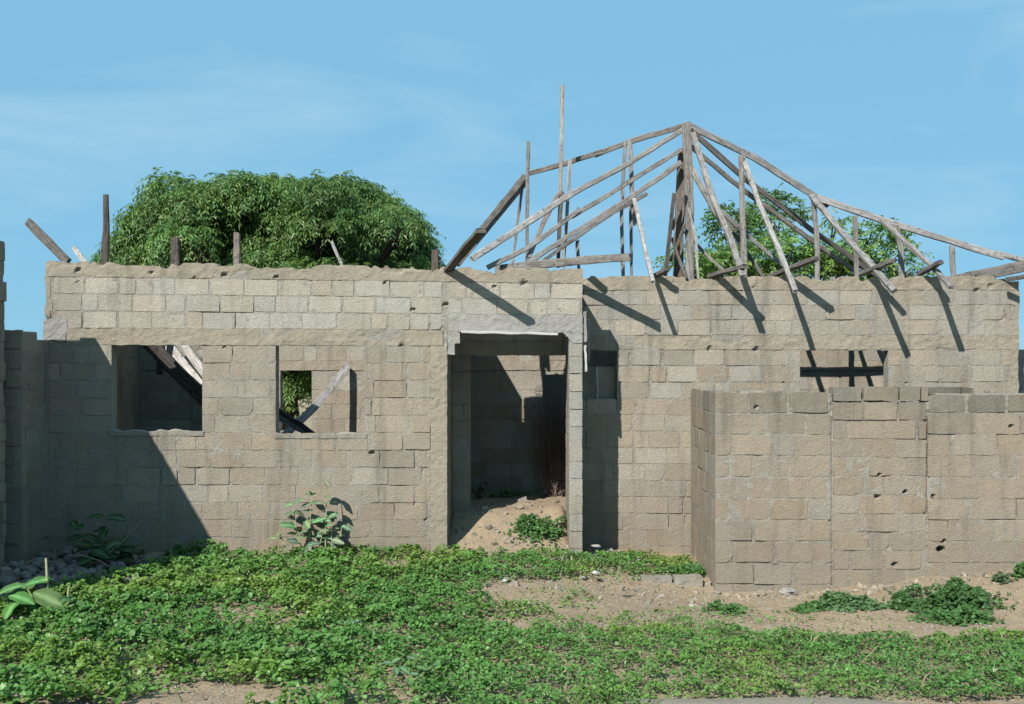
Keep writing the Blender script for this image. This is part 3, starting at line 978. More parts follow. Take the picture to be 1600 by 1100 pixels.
# return towards the wing
wt = Wall('y', x4(1118), -1)
ret = core(wt, 'return_wall', M_MORTAR, yard, Y4 + .012, 15.485, -.6, 2.19, .2, (), res=.05, seed=111,
           fill=lambda u, z: z < 2.17 + .06 * (vnoise(u * 4, u * 0, seed=5) - .7))
lay(wt, ret, Y4 + .01, 15.48, rows(2.19, .268, 10), [], lambda u, z, r: vary(mixc(tinty(u, z, r), GREYB, .08), r, .06), seed=37, L=.5, rough=1.3)

# foundation row running from the yard wall to the porch
foot = thing('foundation_row', (1.8, 13.9, -.3), 'row of half buried grey foundation blocks before the wing', 'block row')
p = 925.0
k = 0
for pxa, pxb in ((932, 962), (965, 1000), (1003, 1051), (1054, 1098)):
    Yf = 13.75 + .12 * (1 - k / 3)
    xa, xb = (pxa - HX) * Yf / F, (pxb - HX) * Yf / F
    zt = CAMZ - (905 - k - HY) * Yf / F
    w = Wall('x', Yf)
    core(w, 'block', mat_masonry('foundation_%d' % k, (.43, .41, .37)) if k == 0 else bpy.data.materials['foundation_0'], foot, xa, xb, zt - .35, zt, .2, (), res=.04, amp=.01, base=0, seed=120 + k, jag=.02, crack=0)
    k += 1

# ------------------------------------------------------------------ walls on the left
wl_ = Wall('y', -6.17, 1)
lowwall = core(wl_, 'boundary_wall', M_MORTAR, None, 13.70, 14.49, -.2, 2.95, .42, (), res=.05, seed=131, fill=lambda u, z: z < np.where(u < 14.15, 2.93, 2.87))
tag(lowwall, 'shaded low boundary wall meeting the left house corner', 'wall')
lay(wl_, lowwall, 13.70, 14.49, rows(2.93, .245, 12), [], lambda u, z, r: vary(mixc(TAN, GREYB, .5), r, .1), seed=41, L=.42, rough=1.3, show=lambda u, z: z < 2.8 or u < 14.15)
wle = Wall('x', 13.70)
lay(wle, lowwall, -6.58, -6.18, rows(2.97, .245, 12), [], lambda u, z, r: vary(mixc(TAN, GREYB, .5), r, .1), seed=43, L=.46, rough=1.6, proudfn=lambda u, z, r: r.uniform(.0, .03))

wt1 = Wall('y', -6.225, 1)
tall = core(wt1, 'neighbour_wall', M_MORTAR, None, 9.3, 13.34, -.2, 4.04, .2, (), res=.06, seed=141)
tag(tall, 'tall dark block wall at the left edge casting shade on the house', 'wall')
lay(wt1, tall, 12.4, 13.34, rows(4.04, .245, 17), [], lambda u, z, r: vary(mixc(TAN, GREYB, .5), r, .1), seed=45, L=.45, rough=1.8, proudfn=lambda u, z, r: r.uniform(.0, .035))
wt2 = Wall('x', 13.12)
core(wt2, 'end_wall', M_MORTAR, tall, -9.0, -6.43, -.2, 4.03, .2, (), res=.08, seed=142)

# rough wall stub beyond the right corner
wst = Wall('x', 16.2)
stub = core(wst, 'garden_wall', M_GREY, None, 7.3, 9.2, -.2, CAMZ - (546 - HY) * 16.2 / F, .2, (), res=.05, seed=151, amp=.03)
tag(stub, 'rough grey wall end behind the right corner of the house', 'wall')


# ------------------------------------------------------------------ foliage helpers
def leaf_quads(base, dirv, nrm, ln, wd, droop=0.0):
    """Rhombic leaflets, 2 tris each: arrays of base points, directions, normals."""
    side = np.cross(dirv, nrm)
    side /= np.linalg.norm(side, axis=1, keepdims=True) + 1e-9
    ln = np.asarray(ln)[:, None]; wd = np.asarray(wd)[:, None]
    mid = base + dirv * ln * .45
    tip = base + dirv * ln
    tip[:, 2] -= (droop * ln[:, 0])
    return np.stack([base, mid + side * wd * .5, tip, mid - side * wd * .5], 1)


def unit(v):
    return v / (np.linalg.norm(v, axis=-1, keepdims=True) + 1e-9)


def tube(pts, radii, sides=7):
    pts = [np.asarray(p, float) for p in pts]
    V, Fc = [], []
    for i, p in enumerate(pts):
        d = pts[min(i + 1, len(pts) - 1)] - pts[max(i - 1, 0)]
        d = d / (np.linalg.norm(d) + 1e-9)
        a = np.cross(d, (0.31, 0.95, 0.1)); a /= np.linalg.norm(a) + 1e-9
        b = np.cross(d, a)
        for k in range(sides):
            t = 2 * math.pi * k / sides
            V.append(p + radii[i] * (a * math.cos(t) + b * math.sin(t)))
    for i in range(len(pts) - 1):
        for k in range(sides):
            Fc.append((i * sides + k, i * sides + (k + 1) % sides, (i + 1) * sides + (k + 1) % sides, (i + 1) * sides + k))
    return V, Fc


def tubes_mesh(name, list_):
    V, Fc = [], []
    for pts, rad, sd in list_:
        v, f = tube(pts, rad, sd)
        o = len(V)
        V += v; Fc += [tuple(i + o for i in q) for q in f]
    return mesh_np(name, np.array(V), np.array(Fc), smooth=True)


def spray_crown(name, lobes, n_spray, rng, spray_len, leaflets, leaf_len, leaf_w, base_col, droop=.8, inner=.25, hang=0.0, cut=.52):
    """Crown of pinnate sprays: lobes = [(centre, radii)], sprays sit mostly on the lobes' skins."""
    C = np.array([l[0] for l in lobes], float); R = np.array([l[1] for l in lobes], float)
    wgt = (R[:, 0] * R[:, 2]); wgt = wgt / wgt.sum()
    li = rng.choice(len(lobes), n_spray, p=wgt)
    d = unit(rng.normal(size=(n_spray, 3)))
    d[:, 2] = np.where(d[:, 2] < -.35, -d[:, 2] * .6, d[:, 2])
    d = unit(d)
    rad = 1 - inner * rng.random(n_spray) ** 2
    # clumping on the skin
    cl = fbm(d[:, 0] * 3.1 + li * 3.1, d[:, 1] * 3.1, d[:, 2] * 3.1, seed=5, oct=2)
    keep = cl + .30 * rng.random(n_spray) > cut + .07
    li, d, rad, cl = li[keep], d[keep], rad[keep], cl[keep]
    rad = rad * (.58 + .84 * cl) * np.where(rng.random(len(cl)) < .10, 1.16, 1.0)
    pos = C[li] + d * R[li] * rad[:, None]
    n = len(pos)
    out = unit(d * np.array([1, 1, .55]) + rng.normal(size=(n, 3)) * .45)
    ln = spray_len * (.65 + .7 * rng.random(n))
    quads, cols = [], []
    tone = (.72 + .56 * rng.random(n)) * (.78 + .44 * rng.random(len(lobes)))[li]
    yel = rng.random(n)
    K = leaflets
    for k in range(K):
        t = (k + .6) / K
        cen = pos + out * (ln * t)[:, None]
        cen[:, 2] -= droop * ln * t ** 2
        tang = out.copy(); tang[:, 2] -= 2 * droop * t
        tang = unit(tang)
        sidev = unit(np.cross(tang, np.array([0, 0, 1.0]) + rng.normal(size=(n, 3)) * .25))
        for sgn in (-1, 1):
            dv = unit(sidev * sgn * .85 + tang * .65 + np.array([0, 0, -.35 - hang]) + rng.normal(size=(n, 3)) * .18)
            nr = unit(np.cross(dv, tang) * sgn + rng.normal(size=(n, 3)) * .25)
            L = leaf_len * (.75 + .5 * rng.random(n)) * (1.1 - .45 * abs(t - .45))
            quads.append(leaf_quads(cen, dv, nr, L, leaf_w * (.8 + .4 * rng.random(n)), .15))
            c = np.array(base_col)[None] * (tone * (.85 + .3 * rng.random(n)))[:, None]
            c = c * np.stack([1 + .5 * (yel - .5), 1 + .1 * (yel - .5), 1 - .3 * (yel - .5)], -1)
            cols.append(np.repeat(np.concatenate([c, np.ones((n, 1))], 1)[:, None], 4, 1))
    Q = np.concatenate(quads).reshape(-1, 3)
    Cc = np.concatenate(cols).reshape(-1, 4)
    return mesh_np(name, Q, np.arange(len(Q)).reshape(-1, 4), Cc)


def tree(name, base, lobes, label, n_spray, seed, trunk_r, fork, group=None, **kw):
    rng = np.random.default_rng(seed)
    t = thing(name, base, label, 'tree', group)
    me = spray_crown('crown', lobes, n_spray, rng, **kw)
    me.transform(Matrix.Translation(-Vector(base)))
    link('crown', me, M_TREE, t, Vector(base))
    lst = []
    b = np.array(base, float)
    fk = b + np.array([rng.normal() * .2, rng.normal() * .2, fork])
    lst.append(([b - [0, 0, .3], b * .5 + fk * .5 + [.08, 0, 0], fk], [trunk_r * 1.25, trunk_r, trunk_r * .85], 9))
    for c, r in lobes:
        c = np.array(c, float) + [0, .25 * r[1], 0]
        m = fk * .5 + c * .5 + rng.normal(size=3) * .25 + [0, .45, -.2]
        lst.append(([fk - [0, 0, .15], m, c], [trunk_r * .5, trunk_r * .3, trunk_r * .12], 6))
        for q in range(4):
            e = c + unit(rng.normal(size=3)) * np.array(r) * .75
            lst.append(([c * .6 + m * .4, (c + e) / 2 + rng.normal(size=3) * .08, e], [trunk_r * .16, trunk_r * .1, trunk_r * .04], 5))
    me = tubes_mesh('trunk', lst)
    me.transform(Matrix.Translation(-Vector(base)))
    link('trunk', me, M_BARK, t, Vector(base))
    return t


def lobes_px(rows_, Y0, spread, rng):
    out = []
    for px, py, rx, rz in rows_:
        Y = Y0 + rng.uniform(-spread, spread)
        c = P(px, py + rng.uniform(-6, 8), Y)
        s = Y / F * rng.uniform(.80, 1.0)
        out.append((tuple(c), (rx * s, rx * s * 1.05, rz * s)))
    return out


rl = random.Random(3)
neem_l = lobes_px([(366, 300, 44, 30), (436, 303, 40, 28), (500, 298, 42, 28), (272, 326, 30, 26), (556, 314, 38, 28), (312, 318, 36, 28), (214, 384, 30, 26), (622, 352, 32, 26), (268, 318, 34, 34), (240, 352, 36, 34), (205, 392, 34, 32), (185, 420, 26, 24), (310, 330, 36, 34), (365, 308, 44, 34), (405, 322, 36, 32), (440, 312, 34, 30), (470, 326, 34, 32),
                   (497, 306, 36, 30), (535, 318, 36, 32), (565, 320, 34, 34), (590, 345, 32, 30), (615, 352, 32, 30), (640, 372, 30, 28), (652, 402, 26, 24), (660, 428, 20, 24),
                   (290, 375, 46, 42), (345, 365, 48, 42), (400, 372, 46, 40), (455, 368, 48, 42), (510, 362, 50, 42), (560, 372, 46, 40), (605, 395, 44, 38), (628, 418, 36, 34),
                   (240, 405, 46, 38), (300, 420, 52, 40), (365, 418, 54, 42), (430, 420, 54, 42), (495, 415, 54, 42), (555, 422, 52, 40), (598, 440, 46, 40),
                   (250, 460, 80, 60), (380, 490, 100, 80), (520, 500, 110, 80), (595, 480, 66, 60), (450, 590, 110, 80), (330, 560, 90, 70)], 22.0, 1.5, rl)
tree('neem_tree', (-4.6, 22.3, 0), neem_l, 'dense dark green tree with drooping feathery foliage behind the left wing', 54000, 5, .22, 1.9,
     spray_len=.36, leaflets=5, leaf_len=.105, leaf_w=.028, base_col=(.145, .262, .072), droop=.65, hang=.1, inner=.4, cut=.54)
rl = random.Random(8)
right_l = lobes_px([(1075, 405, 38, 32), (1150, 365, 42, 42), (1205, 345, 45, 40), (1160, 415, 55, 38), (1230, 395, 48, 42), (1290, 415, 45, 38), (1125, 415, 40, 30),
                    (1370, 380, 32, 28), (1385, 405, 40, 30), (1330, 420, 45, 30), (1250, 440, 80, 40), (1340, 450, 70, 40), (1120, 440, 60, 40), (1425, 425, 18, 14), (1310, 350, 12, 14)], 30.0, 1.2, rl)
tree('broadleaf_tree', (7.6, 30.3, 0), right_l, 'lighter open-crowned tree seen through the roof timbers', 5200, 9, .20, 2.3,
     spray_len=.38, leaflets=4, leaf_len=.135, leaf_w=.06, base_col=(.165, .295, .07), droop=.35, inner=.5, cut=.58)


# ------------------------------------------------------------------ ground cover
def in_poly(px, py, poly):
    inside = np.zeros(px.shape, bool)
    n = len(poly)
    j = n - 1
    for i in range(n):
        xi, yi = poly[i]; xj, yj = poly[j]
        c = ((yi > py) != (yj > py)) & (px < (xj - xi) * (py - yi) / (yj - yi + 1e-9) + xi)
        inside ^= c
        j = i
    return inside


def round_leaves(pos, nrm, size, yaw, rng):
    """Cupped six-cornered leaves as one hexagon each."""
    n = len(pos)
    ref = np.stack([np.cos(yaw), np.sin(yaw), np.zeros(n)], -1)
    a = unit(ref - nrm * (ref * nrm).sum(1, keepdims=True))
    b = np.cross(nrm, a)
    ang = np.array([0, 1.0, 2.15, 3.14, 4.13, 5.28])
    rad = np.array([1.08, .86, .84, .8, .84, .86])
    v = pos[:, None] + size[:, None, None] * (a[:, None] * (np.cos(ang) * rad)[None, :, None] + b[:, None] * (np.sin(ang) * rad * .82)[None, :, None])
    v = v + nrm[:, None] * (size[:, None] * np.array([-.18, .10, .10, 0, .10, .10])[None])[..., None]
    return v


VEG = [  # ground areas covered by the creeping weed, as (outline seen in the photo, canopy height, density)
    ([(-60, 985), (30, 945), (110, 925), (200, 905), (255, 885), (300, 868), (420, 872), (520, 872), (600, 868), (690, 868), (745, 852), (800, 852), (860, 858), (905, 870), (1000, 880), (960, 898), (880, 906), (790, 912),
      (740, 925), (800, 952), (960, 964), (1060, 980), (1240, 992), (1330, 1000), (1450, 1003), (1540, 994), (1680, 996), (1680, 1093), (1500, 1099), (1290, 1095), (1050, 1101), (1000, 1130), (380, 1130), (440, 1086), (370, 1076), (330, 1080), (215, 1098), (120, 1112), (-60, 1116)], .125, 1.0),
    ([(905, 872), (1010, 868), (1098, 878), (1104, 902), (1010, 904), (920, 898)], .10, .85),
    ([(955, 958), (1240, 950), (1420, 968), (1400, 985), (1000, 978)], .05, .10),
    ([(770, 925), (900, 915), (940, 950), (800, 950)], .05, .25),
    ([(-60, 1085), (0, 1085), (20, 1110), (-60, 1110)], .08, .6),
    ([(820, 905), (1000, 890), (1090, 905), (930, 925)], .04, .22)]


def cover():
    rng = np.random.default_rng(21)
    n0 = 370000
    x = rng.uniform(-7.5, 7.9, n0)
    y = rng.uniform(7.6, 15.4, n0)
    z = ground_z(x, y)
    px = HX + x * F / y
    py = HY + (CAMZ - z) * F / y
    wob = 16 * (fbm(x * 2.2, y * 2.2, seed=31, oct=4) - .5) * 2
    wob2 = 9 * (fbm(x * 3, y * 3, seed=37, oct=4) - .5) * 2
    H = np.zeros(n0); D = np.zeros(n0)
    for poly, h, dens in VEG:
        m = in_poly(px + wob * 1.8, py + wob2, poly)
        H = np.where(m & (dens > D), h, H); D = np.where(m, np.maximum(D, dens), D)
    thin = fbm(x * 1.1 + 3, y * 1.6, seed=41, oct=4)
    # tall lush mound at the left, sparse creeping further right
    lush = 1 - sstep(-2.2, 1.0, x)
    gap = sstep(.55, .64, thin + .06 * (1 - lush) - .02 * lush)
    gap = gap * np.where((py > 984) & (px > 640), .3, 1.0)
    gap = gap * np.where((py < 908) & (px > 640) & (px < 1000), .15, 1.0)
    D = D * (1 - .85 * gap)
    H = H * (.62 + .42 * lush + .55 * (fbm(x * 1.7, y * 1.7, seed=43, oct=3) - .35) + .25 * (y < 9.6)) * (1 - .5 * gap)
    clump = fbm(x * 6.5, y * 6.5, seed=47, oct=2)
    D = D * (.35 + .9 * sstep(.3, .55, clump))
    keep = rng.random(n0) < D * .9
    keep &= ~((x > 2.5) & (y > 13.55)) & ~((y > 14.42) & (x < .95))
    x, y, z, H, clump, lush, thin = x[keep], y[keep], z[keep], np.maximum(H[keep], .03), clump[keep], lush[keep], thin[keep]
    n = len(x)
    mound = sstep(.25, .7, clump)
    h = H * (.15 + 1.15 * mound) * (.30 + .70 * rng.random(n) ** .6)
    pos = np.stack([x, y, z + h + .012], -1)
    e = .05
    nrm = np.stack([rng.normal(size=n) * .55, rng.normal(size=n) * .55 - .12, np.full(n, 1.0)], -1)
    nrm = unit(nrm)
    size = (.013 + .018 * rng.random(n) ** 1.6) * (.78 + .34 * lush)
    t = rng.random(n)
    patch = fbm(x * .9 + 5, y * 1.4, seed=53, oct=3)
    ye = np.clip((patch - .47) * 3, 0, 1) * .75
    t = np.clip(t * .75 + .9 * (fbm(x * 4.5, y * 4.5, seed=59, oct=2) - .38), 0, 1.15)
    big = rng.random(n) < .06
    size = size * np.where(big, 1.55, 1.0)
    c = np.array([.120, .285, .060])[None] * (.72 + .6 * t)[:, None]
    c = c * (1 - ye[:, None]) + np.array([.225, .345, .055])[None] * ye[:, None] * (.75 + .5 * t)[:, None]
    V = round_leaves(pos, nrm, size, rng.uniform(0, 6.28, n), rng)
    dull = (rng.random(n) < .03 + .06 * (1 - lush))
    c = np.where(dull[:, None], np.array([.17, .17, .07])[None] * (.6 + .7 * t)[:, None], c)
    C = np.repeat(np.concatenate([c, np.ones((n, 1))], 1)[:, None], 6, 1)
    me = mesh_np('ground_cover', V.reshape(-1, 3), np.arange(n * 6).reshape(-1, 6), C.reshape(-1, 4))
    o = link('ground_cover', me, M_LEAF)
    tag(o, 'low creeping green weeds covering the yard before the house', 'weeds', kind='stuff')
    print('cover leaves', n)


cover()


def weed(name, label, px, py, Y, wpx, h, n, seed, col=(.09, .21, .055), size=.027, cat='weed', group=None):
    """A leafy low clump: creeping stems with round leaves."""
    rng = np.random.default_rng(seed)
    c = P(px, py, Y)
    zc = float(ground_z(c.x, c.y))
    base = Vector((c.x, c.y, zc))
    t = thing(name, base, label, cat, group)
    R = wpx * Y / F * .5
    n = int(n)
    m = 9
    ca = rng.uniform(0, 6.28, m); cr = np.sqrt(rng.random(m)) * .8
    sc = .14 + .20 * rng.random(m)
    q = rng.integers(0, m, n)
    dx, dy = rng.normal(size=n), rng.normal(size=n)
    ex, ey = np.cos(ca[q]) * cr[q] + dx * sc[q], np.sin(ca[q]) * cr[q] + dy * sc[q]
    r = np.minimum(1.0, np.hypot(dx, dy) * .55)
    x = c.x + ex * R; y = c.y + ey * R * .8
    lift = (.55 + .6 * rng.random(m))[q]
    gz = ground_z(x, y)
    cl = fbm(x * 9, y * 9, seed=seed, oct=2)
    k = cl + rng.random(n) * .3 > .54
    x, y, gz, cl, r, lift = x[k], y[k], gz[k], cl[k], r[k], lift[k]
    n = len(x)
    hh = h * lift * (1 - .85 * r ** 2).clip(.10, 1) * (.4 + .9 * cl) * (.3 + .7 * rng.random(n) ** .6)
    pos = np.stack([x, y, gz + hh + .01], -1) - np.array(base)
    nrm = unit(np.stack([rng.normal(size=n) * .5, rng.normal(size=n) * .5 - .3, np.ones(n)], -1))
    V = round_leaves(pos, nrm, size * (.6 + .7 * rng.random(n)), rng.uniform(0, 6.28, n), rng)
    cc = np.array(col)[None] * (.7 + .6 * rng.random(n))[:, None]
    C = np.repeat(np.concatenate([cc, np.ones((n, 1))], 1)[:, None], 6, 1)
    link('foliage', mesh_np('foliage', V.reshape(-1, 3), np.arange(n * 6).reshape(-1, 6), C.reshape(-1, 4)), M_LEAF, t, base)
    lst = []
    for i in range(14):
        q = rng.integers(0, n)
        e = pos[q]
        lst.append(([np.array([0, 0, 0.0]) + rng.normal(size=3) * .01, e * .5 + [0, 0, .02], e], [.006, .004, .002], 4))
    link('stem', tubes_mesh('stem', lst), M_STEM, t, base, (.16, .2, .09))
    return t


weed('weed_clump', 'small dark weed clump on the sand below the yard wall corner', 1138, 956, 12.6, 66, .11, 700, 61)
weed('weed_clump', 'wide weed clump with whitish leaves below the vertical crack', 1320, 940, 12.75, 105, .16, 2400, 62, (.11, .21, .08))
weed('weed_clump', 'weed patch between the crack and the large bushy clump', 1268, 948, 12.6, 60, .09, 500, 63)
weed('weed_clump', 'largest bushy weed clump on the sand before the yard wall', 1480, 946, 12.5, 150, .24, 4200, 64, (.075, .17, .048))
weed('weed_clump', 'low weed lobe left of the largest clump', 1413, 948, 12.55, 62, .14, 1200, 65, (.075, .17, .048))
weed('weed_clump', 'weed lobe in front of the largest clump', 1492, 972, 11.9, 105, .16, 1500, 66)
weed('weed_clump', 'small pale weed on the sand near the right edge', 1570, 922, 13.1, 34, .17, 260, 67, (.10, .16, .075))
weed('weed_clump', 'leafy weed at the right edge of the yard wall', 1600, 915, 13.25, 40, .22, 500, 68)
weed('weed_clump', 'bright weed clump growing on the porch ramp', 853, 818, 15.0, 82, .22, 1300, 69)
weed('weed_clump', 'small green weeds inside the dark porch room', 790, 778, 16.8, 72, .14, 500, 70)
weed('weed_clump', 'sparse weed in the left inner corner of the porch room', 748, 778, 16.6, 30, .30, 200, 71, (.09, .13, .06))
weed('weed_clump', 'weeds at the foot of the wall right of the milkweed', 590, 868, 14.2, 46, .20, 420, 72)
weed('weed_clump', 'weeds growing along the foundation row', 1075, 892, 14.2, 70, .18, 900, 73)
weed('weed_clump', 'weeds in the wall shade near the rubble', 300, 870, 14.1, 74, .22, 800, 74)


def big_leaf(name, parent, base, d, nrm, ln, wd, tint, fold=.18, curl=.25):
    """One large oval leaf with a midrib fold."""
    d = Vector(d).normalized(); nrm = Vector(nrm)
    nrm = (nrm - d * nrm.dot(d)).normalized()
    s = d.cross(nrm)
    V, Fc, n = [], [], 7
    for i in range(n + 1):
        t = i / n
        w = wd * .5 * (math.sin(math.pi * min(1, t * .93 + .05)) ** .7)
        c = d * (ln * t) - nrm * (curl * ln * t * t)
        for k in (-1, -.5, 0, .5, 1):
            rip = .10 * w * math.sin(i * 2.1 + k * 3.0 + ln * 90)
            V.append(c + s * (w * k * (1 + .10 * math.sin(i * 1.7 + ln * 50))) + nrm * (abs(k) * w * fold + rip))
    for i in range(n):
        for k in range(4):
            a = i * 5 + k
            Fc.append((a, a + 1, a + 6, a + 5))
    C = np.tile(np.array([*tint, 1.0]), (len(V), 1))
    C[:, :3] *= (.8 + .4 * vnoise(np.arange(len(V)) * .7, np.zeros(len(V)) + ln * 100, seed=2))[:, None]
    C[2::5, :3] = np.minimum(1, C[2::5, :3] * 1.9 + .05)
    me = mesh_np(name, np.array([tuple(v) for v in V]), np.array(Fc), C, smooth=True)
    return link(name, me, M_BIG, parent, base)


def milkweed(label, stems, seed, tint=(.13, .19, .10), lsize=.15, cat='plant', stemcol=(.42, .46, .26), leaf_every=.10, rad=.011):
    rnd = random.Random(seed)
    b0 = stems[0][0].copy()
    t = thing('milkweed_plant', b0, label, cat)
    for pts in stems:
        q = [np.array(p_ - b0) for p_ in pts]
        m = len(q)
        st = link('stem', tubes_mesh('stem', [(q, [rad * (1 - .55 * i / (m - 1)) for i in range(m)], 6)]), M_STEM, t, b0, stemcol)
        L = sum((b - a).length for a, b in zip(pts[:-1], pts[1:]))
        n = max(2, int(L / leaf_every))
        az = rnd.uniform(0, 6.28)
        for i in range(n):
            s = (i + 1) / n
            f = s * (m - 1); k = min(m - 2, int(f))
            pos = pts[k].lerp(pts[k + 1], f - k)
            if s < .25: continue
            for sgn in (0, math.pi):
                if rnd.random() < .22: continue
                a = az + sgn + rnd.uniform(-.4, .4)
                up = rnd.uniform(-.25, .7)
                d = Vector((math.cos(a), math.sin(a) * .8 - .15, up))
                nrm = Vector((rnd.uniform(-.4, .4), -.5 + rnd.uniform(-.4, .4), 1))
                k2 = lsize * rnd.uniform(.65, 1.15) * (1 - .3 * s)
                tt = tuple(c * rnd.uniform(.8, 1.25) for c in tint)
                big_leaf('leaf', t, pos, d, nrm, k2, k2 * .58, tt, curl=rnd.uniform(.05, .4))
            az += 1.57
    return t


milkweed('tall pale milkweed with few leaves against the wall under the second window', [
    [P(508, 885, 14.1), P(509, 830, 14.15), P(510, 790, 14.2), P(507, 752, 14.2)],
    [P(508, 885, 14.1), P(519, 850, 14.1), P(516, 815, 14.12)],
    [P(508, 885, 14.1), P(530, 862, 14.1), P(534, 822, 14.15)]], 5, lsize=.24, tint=(.17, .25, .13))
milkweed('sprawling leafy milkweed left of the tall one by the wall', [
    [P(482, 882, 14.15), P(484, 826, 14.2), P(487, 774, 14.25)],
    [P(482, 882, 14.15), P(464, 836, 14.2), P(458, 788, 14.25)],
    [P(482, 882, 14.15), P(446, 858, 14.2), P(437, 832, 14.25)],
    [P(482, 882, 14.15), P(497, 860, 14.1), P(503, 838, 14.15)]], 6, lsize=.24, tint=(.15, .22, .12))
milkweed('dark broad-leaved plant in the shade left of the leftmost window', [
    [P(165, 885, 13.6), P(160, 850, 13.7), P(170, 808, 13.8)],
    [P(165, 885, 13.6), P(140, 850, 13.6), P(118, 825, 13.6)],
    [P(165, 885, 13.6), P(190, 868, 13.5), P(226, 862, 13.5)],
    [P(165, 885, 13.6), P(150, 862, 13.4), P(132, 848, 13.4)],
    [P(165, 885, 13.6), P(185, 850, 13.5), P(204, 838, 13.5)]], 7, tint=(.05, .10, .04), lsize=.34, stemcol=(.2, .24, .12), leaf_every=.14)
milkweed('bright large-leaved plant with cut stems at the left foreground', [
    [P(72, 988, 10.9), P(42, 948, 10.85), P(15, 930, 10.8)],
    [P(72, 988, 10.9), P(92, 952, 10.85), P(112, 938, 10.8)],
    [P(72, 988, 10.9), P(58, 945, 10.9), P(40, 915, 10.9)]], 8, tint=(.11, .20, .06), lsize=.42, leaf_every=.13, stemcol=(.42, .44, .14), rad=.014)
milkweed('small broad-leaved seedling in the foreground weeds', [
    [P(640, 1068, 9.1), P(640, 1045, 9.1), P(650, 1030, 9.1)],
    [P(640, 1068, 9.1), P(622, 1048, 9.1), P(612, 1035, 9.1)],
    [P(640, 1068, 9.1), P(664, 1050, 9.1), P(676, 1040, 9.1)]], 9, tint=(.10, .18, .08), lsize=.11, leaf_every=.07, stemcol=(.2, .27, .12))


def stalk(label, pts, r, col):
    b0 = pts[0].copy()
    o = link('dry_stalk', tubes_mesh('dry_stalk', [([np.array(p_ - b0) for p_ in pts], [r * (1 - .3 * i / len(pts)) for i in range(len(pts))], 6)]), M_STEM, None, b0, col)
    tag(o, label, 'stalk')


stalk('thick pale cut stem rising from the left foreground weeds', [P(77, 990, 10.95), P(75, 930, 10.95), P(72, 872, 11.0)], .016, (.42, .43, .22))
stalk('short pale cut stem right of the taller one in the left foreground', [P(104, 985, 10.95), P(105, 945, 10.95), P(108, 915, 10.95)], .014, (.42, .43, .22))
stalk('thin dry stalk slanting over the shaded plant', [P(172, 862, 13.3), P(200, 838, 13.3), P(223, 812, 13.35)], .008, (.36, .33, .24))
stalk('arched dry stalk lying on the rubble', [P(105, 868, 13.0), P(130, 868, 12.9), P(155, 876, 12.8), P(176, 888, 12.7)], .008, (.40, .37, .26))


def dry_bush():
    rng = np.random.default_rng(77)
    b0 = P(862, 772, 16.9)
    b0.z = float(ground_z(b0.x, b0.y))
    t = thing('dry_bush', b0, 'tangled dead brown bush filling the inner doorway', 'bush')
    main, fine = [], []
    for i in range(90):
        a = rng.uniform(0, 6.28)
        top = np.array([math.cos(a) * rng.uniform(.05, .55) + .05, math.sin(a) * .35 * rng.uniform(.1, 1), rng.uniform(.4, 1.75)])
        mid = top * .5 + rng.normal(size=3) * .07
        main.append(([np.array([rng.normal() * .06, rng.normal() * .05, -.05]), mid, top], [.009, .006, .003], 4))
        for j in range(24):
            s = rng.uniform(.25, 1)
            st = mid * (1 - abs(2 * s - 1)) + (top if s > .5 else 0) * abs(2 * s - 1)
            dv = unit(rng.normal(size=3) + [0, 0, .3]) * rng.uniform(.08, .26)
            fine.append(([st, st + dv * .5 + rng.normal(size=3) * .02, st + dv], [.0038, .003, .0015], 3))
    link('branches', tubes_mesh('branches', main), M_TWIG, t, b0)
    tw = link('twigs', tubes_mesh('twigs', fine), M_TWIG, t, b0)
    tw['kind'] = 'stuff'


dry_bush()


# ------------------------------------------------------------------ stones, litter, slab edge
def stone_mesh(seed, flat=.7):
    rng = np.random.default_rng(seed)
    t = (1 + 5 ** .5) / 2
    v = unit(np.array([(-1, t, 0), (1, t, 0), (-1, -t, 0), (1, -t, 0), (0, -1, t), (0, 1, t), (0, -1, -t), (0, 1, -t), (t, 0, -1), (t, 0, 1), (-t, 0, -1), (-t, 0, 1)], float))
    f = [(0, 11, 5), (0, 5, 1), (0, 1, 7), (0, 7, 10), (0, 10, 11), (1, 5, 9), (5, 11, 4), (11, 10, 2), (10, 7, 6), (7, 1, 8), (3, 9, 4), (3, 4, 2), (3, 2, 6), (3, 6, 8), (3, 8, 9), (4, 9, 5), (2, 4, 11), (6, 2, 10), (8, 6, 7), (9, 8, 1)]
    V = [tuple(a) for a in v]; mp = {}
    F2 = []
    def md(a, b):
        k = (min(a, b), max(a, b))
        if k not in mp:
            mp[k] = len(V); V.append(tuple(unit(np.array(V[a]) + np.array(V[b]))))
        return mp[k]
    for a, b, c in f:
        x, y, z = md(a, b), md(b, c), md(c, a)
        F2 += [(a, x, z), (x, b, y), (z, y, c), (x, y, z)]
    V = np.array(V)
    V = V * (.72 + .5 * rng.random((len(V), 1))) * np.array([1, rng.uniform(.7, 1), flat * rng.uniform(.7, 1.1)])
    me = mesh_np('stone', V, np.array(F2))
    me.materials.append(M_STONE)
    return me


